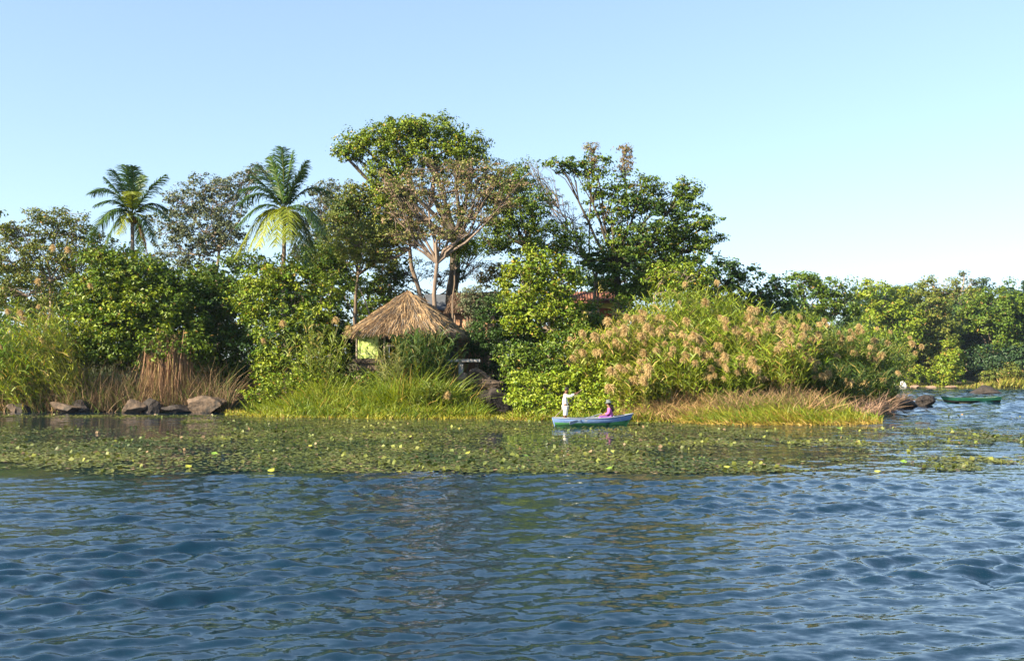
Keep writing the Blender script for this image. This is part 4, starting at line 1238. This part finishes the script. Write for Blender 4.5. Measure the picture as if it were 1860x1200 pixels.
# ridge knot
n = 160
a = rng.uniform(0, 2 * PI, n)
P0 = np.stack([np.cos(a) * .05, np.sin(a) * .05, np.full(n, AP - FL + .02)], 1)
v, f, ns_ = ribbons(P0, np.stack([np.cos(a), np.sin(a), -.4 + 0 * a], 1), .3, .05, np.tile([0, 0, -.12], (n, 1)), 2, .5)
mesh_np('roof_cap', v, f, M_straw, col=np.repeat(pal(n, (.3, .2, .1), (.45, .32, .2)), ns_, axis=0), parent=roof, local=False)
# hip ridges with paler stalks
for (sx, sy) in ((-1, -1), (1, -1), (1, 1), (-1, 1)):
    n = 260
    s = rng.random(n) ** .7 * .95
    ang_ = math.atan2(sy, sx)
    P0 = np.array([roof_pt(ang_ + q, w) for q, w in zip(rng.normal(size=n) * .03, s)]) + np.array([0, 0, .09])
    P1 = np.array([roof_pt(ang_, min(w + .08, 1.1)) for w in s]) + np.array([0, 0, .09])
    v, f, ns_ = ribbons(P0, unit(P1 - P0 + rng.normal(size=(n, 3)) * .03), .5, .05, np.tile([0, 0, -.06], (n, 1)), 2, .5)
    mesh_np('hip_ridge', v, f, M_straw, col=np.repeat(pal(n, (.32, .22, .12), (.46, .33, .2)), ns_, axis=0), parent=roof, local=False)
WH = EV - FL - .02
gz = hz(HX, HY) - FL - .3
box('floor', hp(0, 0, -.14), (5.0, 5.0, .24), M_darkwood, hut, RT)
box('base', hp(0, 0, (gz - .26) / 2 - .1), (4.6, 4.6, abs(gz) + .2), M_rock, hut, RT)
HB = 2.3
for (u, v_) in ((-HB, -HB), (HB, -HB), (HB, HB), (-HB, HB), (-.55, -HB), (.9, -HB)):
    p = hp(u, v_, 0)
    zt = WH + .25
    tv, tf = tube_arrays(wobble_path(np.array([p[0], p[1], -.1]), np.array([p[0], p[1], zt]), 5, .012), np.full(5, .065), 8)
    mesh_np('post', tv, tf, M_post, smooth=True, parent=hut, local=False)
for v_ in (-HB, HB):
    box('beam', hp(0, v_, WH + .10), (2 * HB + .4, .12, .14), M_darkwood, hut, RT)
for u in (-HB, HB):
    box('beam', hp(u, 0, WH + .245), (.12, 2 * HB + .4, .14), M_darkwood, hut, RT)
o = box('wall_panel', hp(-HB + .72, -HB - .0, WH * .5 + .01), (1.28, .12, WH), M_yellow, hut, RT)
o['label'] = 'yellow painted wall with dappled shade painted in green'
box('back_wall', hp(0, HB, WH * .5), (2 * HB - .2, .08, WH), M_darkwood, hut, RT)
box('side_wall', hp(HB, 0, WH * .25), (.08, 2 * HB - .2, WH * .5), M_darkwood, hut, RT)
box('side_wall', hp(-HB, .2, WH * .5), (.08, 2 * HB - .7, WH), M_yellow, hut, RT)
box('railing', hp(.9, -HB, .75), (2.7, .06, .07), M_post, hut, RT)

# stone bench on the terrace right of the hut
BD = 58.6
b0 = W(842, 655, BD)
bench = empty('stone_bench', (b0[0], BD, hz(b0[0], BD)), 'grey stone slab bench on a short pillar right of the hut', 'bench')
zb = b0[2] - bench.location.z
box('slab', (0, 0, zb), (62 * BD / F, .7, .16), M_stone, bench, -.05, .02)
box('pillar', (-.15, 0, zb / 2 - .1), (.28, .35, max(zb, .3) + .05), M_stone, bench, 0, .02)
box('pillar', (.75, .15, zb / 2 - .1), (.22, .3, max(zb, .3) + .05), M_rock, bench, 0, .02)

# ------------------------------------------------------------------ grey roofed shelter and orange walled hut behind
GD = 69
g0 = W(815, 590, GD)
gh = empty('grey_roofed_shed', (g0[0], GD, hz(g0[0], GD)), 'shed with bluish grey roof half hidden behind the thatched roof', 'shed')
gzr = W(815, 535, GD)[2] - gh.location.z
def prism(name, L, Wd, z0, z1, mat, parent, rz=0.0, over=.0, thick=.08):
    """gable roof along local x: two slabs"""
    out = []
    for sg in (-1, 1):
        bm = bmesh.new()
        pts = [(-L / 2, 0, z1), (L / 2, 0, z1), (L / 2, sg * Wd / 2, z0), (-L / 2, sg * Wd / 2, z0)]
        ca, sa = math.cos(rz), math.sin(rz)
        vs = []
        for dz in (0, -thick):
            vs.append([bm.verts.new((p[0] * ca - p[1] * sa, p[0] * sa + p[1] * ca, p[2] + dz)) for p in pts])
        bm.faces.new(vs[0]); bm.faces.new(vs[1][::-1])
        for i in range(4):
            j = (i + 1) % 4
            bm.faces.new((vs[0][i], vs[1][i], vs[1][j], vs[0][j]))
        bmesh.ops.recalc_face_normals(bm, faces=bm.faces[:])
        me = bpy.data.meshes.new(name); bm.to_mesh(me); bm.free(); me.materials.append(mat)
        o = bpy.data.objects.new(name, me); COL.objects.link(o); o.parent = parent
        out.append(o)
    return out
prism('roof_slope', 3.4, 3.6, gzr - 1.1, gzr, M_grey_roof, gh, .3)
box('wall', (0, 0, (gzr - 1.25) / 2), (2.9, 2.6, gzr - 1.15), M_orange, gh, .3)
box('door', (-.3, -1.33, .95), (.8, .06, 1.9), M_darkwood, gh, .3)

OD = 64
g0 = W(858, 610, OD)
oh = empty('small_hut', (g0[0] + .2, OD, hz(g0[0], OD)), 'small orange walled hut under dark thatch right of the big thatched roof', 'hut')
zt = W(870, 528, OD)[2] - oh.location.z
zw = W(870, 575, OD)[2] - oh.location.z
for o in prism('roof_slope', 3.0, 3.2, zw + .35, zt - .1, M_thatch_core, oh, -.25, thick=.2): pass
n = 2600
u = rng.uniform(-1.55, 1.55, n); s = rng.random(n); sg = np.where(rng.random(n) < .5, -1, 1)
z0_, z1_ = zw + .35, zt - .1
y_ = sg * s * 1.6
zz = z1_ + (z0_ - z1_) * s + .04
ca, sa = math.cos(-.25), math.sin(-.25)
P0 = np.stack([u * ca - y_ * sa, u * sa + y_ * ca, zz], 1)
dl = np.stack([-sg * sa * 1.6, sg * ca * 1.6, np.full(n, z0_ - z1_)], 1)
v, f, ns_ = ribbons(P0, unit(dl) + rng.normal(size=(n, 3)) * .06, .4, .045, np.tile([0, 0, -.08], (n, 1)), 2, .5)
t_ = mesh_np('thatch', v, f, M_straw, col=np.repeat(pal(n, (.10, .07, .05), (.22, .15, .10)), ns_, axis=0), parent=oh, local=False)
t_['kind'] = 'stuff'
box('wall', (0, 0, zw / 2), (2.2, 2.2, zw + .2), M_orange, oh, -.25)
for q in (-1.25, -.45, .6, 1.3):
    tv, tf = tube_arrays(np.array([[q, -1.45 - q * .25, -.1], [q, -1.45 - q * .25, zw + .3]]), [.07, .06], 8)
    mesh_np('post', tv, tf, M_bark_pink, smooth=True, parent=oh, local=False)

# red tiled house
TD = 74
g0 = W(1082, 575, TD)
th_ = empty('tiled_house', (g0[0], TD, hz(g0[0], TD)), 'yellow walled house with red tiled porch roof glimpsed between the trees', 'house')
Zl = lambda py: W(1082, py, TD - 2)[2] - th_.location.z
ze, zr, z2 = Zl(548), Zl(530), Zl(505)
wlen = 96 * TD / F
box('wall', (0, 0, ze / 2), (wlen - .5, 4.0, ze), M_yellow2, th_, 0)
box('upper_wall', (.5, .6, (ze + z2) / 2), (.8, 2.4, z2 - ze), M_yellow2, th_, 0)
n_t = 19
me = None
for i in range(n_t):
    x = -wlen / 2 + (i + .5) * wlen / n_t
    if me is None:
        bm = bmesh.new()
        prof = [(-.1, 0), (-.06, .06), (0, .085), (.06, .06), (.1, 0)]
        rows = [(-2.85, ze - .02), (-1.45, zr - .02)]
        vs = [[bm.verts.new((a_, yy, zz_ + b_)) for a_, b_ in prof] for yy, zz_ in rows]
        for k_ in range(4):
            bm.faces.new((vs[0][k_], vs[0][k_ + 1], vs[1][k_ + 1], vs[1][k_]))
        me = bpy.data.meshes.new('tile_row'); bm.to_mesh(me); bm.free(); me.materials.append(M_tile)
    o = bpy.data.objects.new('tile_row', me); COL.objects.link(o); o.parent = th_; o.location = (x, 0, .02)
bm = bmesh.new()
pts = [(-wlen / 2, -2.85, ze - .03), (wlen / 2, -2.85, ze - .03), (wlen / 2, -1.2, zr + .03), (-wlen / 2, -1.2, zr + .03)]
vs = [[bm.verts.new((p[0], p[1], p[2] - d_)) for p in pts] for d_ in (0, .12)]
bm.faces.new(vs[0]); bm.faces.new(vs[1][::-1])
for i in range(4):
    j = (i + 1) % 4
    bm.faces.new((vs[0][i], vs[1][i], vs[1][j], vs[0][j]))
bmesh.ops.recalc_face_normals(bm, faces=bm.faces[:])
me = bpy.data.meshes.new('porch_roof'); bm.to_mesh(me); bm.free(); me.materials.append(M_tile)
o = bpy.data.objects.new('porch_roof', me); COL.objects.link(o); o.parent = th_
box('door', (.55, -2.03, ze * .5 - .2), (.85, .08, ze - .5), M_red_door, th_, 0)
for q in (-1.1, 1.45):
    w_ = box('window', (q, -2.03, ze * .6), (.7, .06, .8), M_red_door, th_, 0)
    box('pane', (0, -.035, 0), (.54, .02, .64), M_tar, w_, 0, 0)
for q in (-wlen / 2 + .25, wlen / 2 - .25):
    box('post', (q, -2.7, ze / 2 - .15), (.14, .14, ze - .1), M_orange, th_, 0)

# ------------------------------------------------------------------ boats
def boat(name, label, L, stern_b, mid_b, sheer, keel, mat_up, mat_low, split, rail, loc, rz, rake=.35, transom=.5, thwarts=(.25, .55, .8)):
    root = empty(name, loc, label, 'boat', None, rz)
    ns_, nu = 24, 9
    ts = np.linspace(0, 1, ns_)
    def half(t):
        b = mid_b * (1 - max(0, (t - .45) / .55) ** 2.3)
        if t < .45: b = mid_b * (1 - (1 - transom) * ((.45 - t) / .45) ** 2)
        return max(b, .012)
    def zs(t):
        return sheer(t), keel(t)
    def pt(t, u, side, off=0.0):
        sh, ke = zs(t)
        b = half(t) - off
        y = max(b, .004) * (math.sin(min(u, 1) * PI / 2)) ** .75
        z = ke + off + (sh - ke - off) * (u ** 1.25)
        x = (t - .5) * L
        x += rake * (u - 1) * max(0, (t - .72) / .28) ** 1.2 * 1.0     # raked stem
        x -= -.12 * (1 - u) * max(0, (.15 - t) / .15)
        return (x, side * y, z)
    V, Fc, mi = [], [], []
    for off in (0.0, .028):
        base = len(V)
        for t in ts:
            for iu in range(-(nu - 1), nu):
                u = abs(iu) / (nu - 1)
                V.append(pt(t, u, -1 if iu < 0 else 1, off))
        m = 2 * nu - 1
        for i in range(ns_ - 1):
            for j in range(m - 1):
                q = (base + i * m + j, base + i * m + j + 1, base + (i + 1) * m + j + 1, base + (i + 1) * m + j)
                Fc.append(q if off == 0 else q[::-1])
                uu = abs(j + .5 - (nu - 1)) / (nu - 1)
                mi.append(2 if off else (0 if uu > split else 1))
    m = 2 * nu - 1
    o_ = ns_ * m
    for i in range(ns_ - 1):       # gunwale closing strips
        for j in (0, m - 1):
            Fc.append((i * m + j, (i + 1) * m + j, o_ + (i + 1) * m + j, o_ + i * m + j)); mi.append(0)
    mesh_np('hull', V, Fc, [mat_up, mat_low, M_inboat], midx=mi, smooth=True, parent=root, local=False)
    # transom board
    bm = bmesh.new()
    ring = [pt(0, abs(iu) / (nu - 1), -1 if iu < 0 else 1) for iu in range(-(nu - 1), nu)]
    f1 = [bm.verts.new((p[0] - .015, p[1], p[2])) for p in ring]
    f2 = [bm.verts.new((p[0] + .02, p[1], p[2])) for p in ring]
    bm.faces.new(f1); bm.faces.new(f2[::-1])
    for i in range(len(ring)):
        j = (i + 1) % len(ring)
        bm.faces.new((f1[i], f2[i], f2[j], f1[j]))
    bmesh.ops.recalc_face_normals(bm, faces=bm.faces[:])
    me = bpy.data.meshes.new('transom'); bm.to_mesh(me); bm.free(); me.materials.append(mat_up)
    q = bpy.data.objects.new('transom', me); COL.objects.link(q); q.parent = root
    for side in (-1, 1):
        path = np.array([pt(t, 1, side) for t in ts]) + np.array([0, side * .008, .012])
        tv, tf = tube_arrays(path, np.full(ns_, .024), 6)
        mesh_np('gunwale', tv, tf, rail, smooth=True, parent=root, local=False)
    for t in thwarts:
        sh, ke = zs(t)
        box('thwart', ((t - .5) * L, 0, ke + (sh - ke) * .72), (.22, 2 * half(t) * .88, .03), M_boatrail, root, 0, .005)
    # bottom boards
    sh, ke = zs(.4)
    box('bottom_boards', (-.1 * L, 0, ke + .075), (L * .6, mid_b * 1.1, .025), M_inboat, root, 0, .005)
    return root

BDi = 44.6
bL = 147 * BDi / F
bc = GX(1077, BDi)
boat('rowing_boat', 'blue and green wooden rowing boat carrying a standing man and a seated woman', bL, .3, .52,
     lambda t: .31 + .20 * max(0, (t - .45) / .55) ** 2 + .03 * max(0, (.3 - t) / .3), lambda t: -.10 + .05 * t ** 6 + .03 * (1 - t) ** 4,
     M_blue, M_green, .60, M_boatrail, (bc, BDi, 0), math.radians(5), rake=.34)
# oar lying over the gunwale
def oar(label, a, b, blade=.16, group=None):
    a = np.array(a); b = np.array(b)
    root = empty('oar', tuple(a), label, 'oar', group)
    tv, tf = tube_arrays(np.array([a, (a + b) / 2, b]) - a, [.02, .022, .02], 7)
    mesh_np('shaft', tv, tf, M_boatrail, smooth=True, parent=root, local=False)
    d = unit(a - b)
    e = a + d * .42
    sd = unit(np.cross(d, np.array([0, 1, .3])))
    nn = np.cross(d, sd)
    V = []
    for k_, w_ in ((0, .03), (.12, .065), (.42, .075), (.45, .05)):
        for s1 in (-1, 1):
            for s2 in (-1, 1):
                V.append((a + d * k_ + sd * w_ * s1 + nn * .008 * s2) - a)
    Fc = []
    for i in range(3):
        q = i * 4
        for (m1, m2) in ((0, 1), (1, 3), (3, 2), (2, 0)):
            Fc.append((q + m1, q + m2, q + 4 + m2, q + 4 + m1))
    Fc.append((0, 2, 3, 1)); Fc.append((12, 13, 15, 14))
    mesh_np('blade', V, Fc, M_boatrail, parent=root, local=False)
    return root
pA = W(1050, 764, BDi - .62); pB = W(1074, 752, BDi - .30)
oar('pale wooden oar lying over the near side of the rowing boat', pA, pB + np.array([.5, .35, .02]))

# moored green boat
MD = 82.0
mL = 104 * MD / F
boat('moored_boat', 'empty dark green wooden boat moored off the right tip of the island', mL, .4, .62,
     lambda t: .31 + .10 * abs(t - .55) ** 2 * 4 + .08 * max(0, (t - .8) / .2), lambda t: -.12, M_dkgreen, M_tar, .62, M_dkgreen,
     (GX(1760, MD), MD, .04), math.radians(176), rake=.5, transom=.75, thwarts=(.2, .5, .75))

# ------------------------------------------------------------------ people
def skinned(name, verts, edges, radii, mat, parent, root=0, sub=2):
    me = bpy.data.meshes.new(name)
    me.from_pydata([tuple(v) for v in verts], edges, [])
    o = bpy.data.objects.new(name, me); COL.objects.link(o)
    me.materials.append(mat)
    me.skin_vertices.new() if hasattr(me.skin_vertices, 'new') and not me.skin_vertices else None
    md = o.modifiers.new('skin', 'SKIN')
    md.use_smooth_shade = True
    if not me.skin_vertices:
        bpy.context.view_layer.objects.active = o
    sv = me.skin_vertices[0].data
    for i, r_ in enumerate(radii):
        r_ = r_ if isinstance(r_, tuple) else (r_, r_)
        sv[i].radius = r_
        sv[i].use_root = (i == root)
    sd = o.modifiers.new('sub', 'SUBSURF'); sd.levels = sub; sd.render_levels = sub
    if parent is not None: o.parent = parent
    return o

def ball(name, c, r_, mat, parent, scale=(1, 1, 1), sub=3):
    bm = bmesh.new(); bmesh.ops.create_icosphere(bm, subdivisions=sub, radius=r_)
    for v in bm.verts: v.co = Vector((v.co.x * scale[0], v.co.y * scale[1], v.co.z * scale[2]))
    me = bpy.data.meshes.new(name); bm.to_mesh(me); bm.free(); me.materials.append(mat)
    for p_ in me.polygons: p_.use_smooth = True
    o = bpy.data.objects.new(name, me); COL.objects.link(o); o.parent = parent; o.location = c
    return o

class Sk:
    def __init__(s): s.v, s.e, s.r = [], [], []
    def add(s, p, r_, par=None):
        s.v.append(p); s.r.append(r_)
        if par is not None: s.e.append((par, len(s.v) - 1))
        return len(s.v) - 1
    def chain(s, par, pts):
        for p, r_ in pts: par = s.add(p, r_, par)
        return par
def fingers(sk, wrist, w, d, side, curl=(0, 0, -1)):
    """palm and five fingers after wrist point w, along d"""
    d = unit(np.array(d, float)); side = unit(np.array(side, float)); curl = np.array(curl, float)
    palm = np.array(w) + d * .05
    ip = sk.add(tuple(palm), (.036, .022), wrist)
    ik = sk.add(tuple(palm + d * .035), (.038, .02), ip)
    for k_, (o_, l_) in enumerate(((-.03, .060), (-.01, .072), (.010, .068), (.028, .052))):
        b = palm + d * .045 + side * o_
        sk.chain(ik, [(tuple(b), .010), (tuple(b + d * l_ * .5 + curl * .012), .009), (tuple(b + d * l_ * .8 + curl * .04), .008)])
    t0 = palm - side * .035
    sk.chain(ip, [(tuple(t0 + d * .01), .011), (tuple(t0 - side * .012 + d * .04 + curl * .01), .010)])

def head(parent, c, face, mat, hairlen=0.0):
    """hair, eyes, nose, ears, mouth as small parts around a head centre; face = unit vector looked along"""
    c = np.array(c); f_ = unit(np.array(face, float)); s_ = unit(np.cross(f_, [0, 0, 1.0]))
    for sg in (-1, 1):
        ball('eye', tuple(c + f_ * .088 + s_ * sg * .032 + np.array([0, 0, .012])), .011, M_eye, parent, sub=1)
        ball('ear', tuple(c + s_ * sg * .078 + np.array([0, 0, -.005])), .026, mat, parent, (.6, .5, 1.1), sub=1)
    ball('nose', tuple(c + f_ * .103 + np.array([0, 0, -.022])), .018, mat, parent, (1, .8, 1.2), sub=1)
    ball('mouth', tuple(c + f_ * .088 + np.array([0, 0, -.062])), .02, M_pinkc, parent, (.5, 1, .35), sub=1)

# standing man: faces +x, bends a little forward, arms stretched out to a pole
mp_ = W(1027, 755, BDi + .05)
man = empty('person', (mp_[0], BDi + .05, .0), 'man standing at the stern in white shirt and knee length white trousers, holding a pole', 'person')
b = Sk()
pel = b.add((0, 0, .90), (.13, .11))
ch1 = b.add((-.03, 0, 1.06), (.125, .105), pel)
ch2 = b.add((-.03, 0, 1.24), (.155, .12), ch1)
nk = b.add((.02, 0, 1.41), (.06, .06), ch2)
hd0 = b.add((.055, 0, 1.50), (.07, .075), nk)
hd1 = b.add((.075, 0, 1.585), (.088, .098), hd0)
hd2 = b.add((.07, 0, 1.66), (.055, .062), hd1)
for sg in (-1, 1):
    hy = sg * .09
    b.chain(pel, [((0, hy, .84), .095), ((.01 + sg * .03, hy * 1.25, .50), .062), ((-.02 + sg * .05, hy * 1.3, .18), .04), ((-.02 + sg * .05, hy * 1.3, .115), .04), ((.10 + sg * .05, hy * 1.4, .095), (.03, .045)), ((.16 + sg * .05, hy * 1.45, .09), (.018, .038))])
    sh = b.chain(ch2, [((0, sg * .18, 1.33), .055), ((.20, sg * .19, 1.27), .046), ((.42, sg * .13, 1.40), .034), ((.50, sg * .10, 1.43), .028)])
    fingers(b, sh, (.50, sg * .10, 1.43), (.9, -sg * .2, .35), (0, 0, 1), (0, -sg * 1.0, 0))
skinned('body', b.v, b.e, b.r, M_skin, man)
sk = Sk()
a0 = sk.add((.01, 0, .76), (.15, .15))
a1 = sk.add((-.025, 0, .98), (.15, .135), a0)
a2 = sk.add((-.035, 0, 1.25), (.172, .14), a1)
a3 = sk.add((0, 0, 1.37), (.09, .085), a2)
for sg in (-1, 1):
    sk.chain(a2, [((0, sg * .18, 1.33), .075), ((.19, sg * .19, 1.275), .066), ((.40, sg * .13, 1.385), .05)])
skinned('shirt', sk.v, sk.e, sk.r, M_white, man)
sk = Sk()
a0 = sk.add((0, 0, .88), (.15, .13))
for sg in (-1, 1):
    sk.chain(a0, [((0, sg * .09, .80), .115), ((.01 + sg * .03, sg * .11, .50), .09), ((.005 + sg * .035, sg * .115, .42), .085)])
skinned('trousers', sk.v, sk.e, sk.r, M_white, man)
head(man, (.075, 0, 1.585), (1, 0, -.15), M_skin)
hr = ball('hair', (.055, 0, 1.615), .105, M_hair, man, (1.0, .95, .88))
# pole from his hands down behind him
q0 = np.array([man.location.x, man.location.y, 0])
pa = q0 + np.array([.56, .0, 1.62]); pb2 = q0 + np.array([.60, .16, 1.38])
dd = unit(np.array([-1.05, .85, -1.15]))
pt0 = q0 + np.array([.60, .02, 1.46]); e0 = pt0 - dd * .22; e1 = pt0 + dd * 1.75
tv, tf = tube_arrays(np.array([e0, (e0 + e1) / 2, e1]), [.016, .018, .018], 7)
tag(mesh_np('pole', tv, tf, M_post, smooth=True), 'thin wooden punting pole held up by the standing man', 'pole')

# seated woman at the bow, facing left, grey hat
wp = W(1104, 752, BDi)
wz = .24
wo_ = empty('person', (wp[0] + .08, BDi, 0), 'seated woman in magenta blouse and grey hat with long dark hair near the bow', 'person')
b = Sk()
pel = b.add((.04, 0, wz + .10), (.14, .13))
c1 = b.add((.03, 0, wz + .26), (.115, .11), pel)
c2 = b.add((-.01, 0, wz + .43), (.14, .12), c1)
nk = b.add((-.03, 0, wz + .56), (.05, .05), c2)
h0 = b.add((-.05, 0, wz + .64), (.065, .07), nk)
h1 = b.add((-.055, 0, wz + .71), (.085, .09), h0)
h2 = b.add((-.05, 0, wz + .78), (.05, .06), h1)
for sg in (-1, 1):
    b.chain(pel, [((-.05, sg * .10, wz + .07), .085), ((-.42, sg * .12, wz + .14), .06), ((-.46, sg * .12, -.0 + .06), .04), ((-.58, sg * .12, .05), (.025, .04))])
    sh = b.chain(c2, [((-.01, sg * .16, wz + .50), .05), ((-.06, sg * .2, wz + .27), .042), ((-.27, sg * .13, wz + .24), .03), ((-.33, sg * .1, wz + .23), .026)])
    fingers(b, sh, (-.33, sg * .10, wz + .23), (-1, -sg * .3, -.1), (0, 1, 0), (0, 0, -1))
skinned('body', b.v, b.e, b.r, M_skin2, wo_)
sk = Sk()
a0 = sk.add((.045, 0, wz + .09), (.165, .15))
a1 = sk.add((.035, 0, wz + .27), (.145, .135), a0)
a2 = sk.add((-.01, 0, wz + .43), (.165, .14), a1)
a3 = sk.add((-.02, 0, wz + .52), (.09, .085), a2)
for sg in (-1, 1):
    sk.chain(a2, [((-.01, sg * .16, wz + .49), .072), ((-.06, sg * .2, wz + .28), .06), ((-.2, sg * .15, wz + .25), .05)])
skinned('blouse', sk.v, sk.e, sk.r, M_pinkc, wo_)
sk = Sk()
a0 = sk.add((.04, 0, wz + .08), (.16, .15))
for sg in (-1, 1):
    sk.chain(a0, [((-.05, sg * .1, wz + .075), .105), ((-.42, sg * .12, wz + .15), .08), ((-.45, sg * .12, wz - .05), .06)])
skinned('skirt', sk.v, sk.e, sk.r, M_purple, wo_)
head(wo_, (-.055, 0, wz + .71), (-1, 0, -.1), M_skin2)
ball('hair', (-.035, 0, wz + .73), .10, M_hair, wo_, (.95, 1.0, .9))
sk = Sk()
a0 = sk.add((.03, 0, wz + .70), (.07, .085)); sk.chain(a0, [((.10, 0, wz + .55), (.055, .09)), ((.155, 0, wz + .36), (.035, .07))])
skinned('long_hair', sk.v, sk.e, sk.r, M_hair, wo_)
# hat: lathe
prof = [(.0, .12), (.06, .118), (.092, .095), (.102, .02), (.108, .0), (.165, -.012), (.168, -.02), (.10, -.012), (.09, .015)]
V, Fc = [], []
kk = 20
for r_, z_ in prof:
    for j in range(kk):
        a_ = 2 * PI * j / kk
        V.append((max(r_, .001) * math.cos(a_), max(r_, .001) * math.sin(a_), z_))
for i in range(len(prof) - 1):
    for j in range(kk):
        j2 = (j + 1) % kk
        Fc.append((i * kk + j, (i + 1) * kk + j, (i + 1) * kk + j2, i * kk + j2))
ht = mesh_np('hat', V, Fc, M_greyc, smooth=True, parent=wo_, local=False)
ht.location = (-.05, 0, wz + .785)
ht.rotation_euler = (0, -.12, 0)

# ------------------------------------------------------------------ light haze over the lake
bm = bmesh.new()
bmesh.ops.create_cube(bm, size=1.0)
for v in bm.verts:
    v.co = Vector((v.co.x * 3200, v.co.y * 3200, -4 if v.co.z < 0 else 32))
me = bpy.data.meshes.new('haze'); bm.to_mesh(me); bm.free()
m, n_, l_ = new_mat('haze_air')
pv = n_.new('ShaderNodeVolumePrincipled')
pv.inputs['Color'].default_value = (.62, .78, 1.0, 1)
pv.inputs['Density'].default_value = .0001
pv.inputs['Anisotropy'].default_value = .2
on = n_.new('ShaderNodeOutputMaterial')
l_.new(pv.outputs[0], on.inputs['Volume'])
me.materials.append(m)
o = bpy.data.objects.new('haze', me); COL.objects.link(o)
tag(o, 'thin bluish haze over the lake and the far shore', 'haze', kind='stuff')
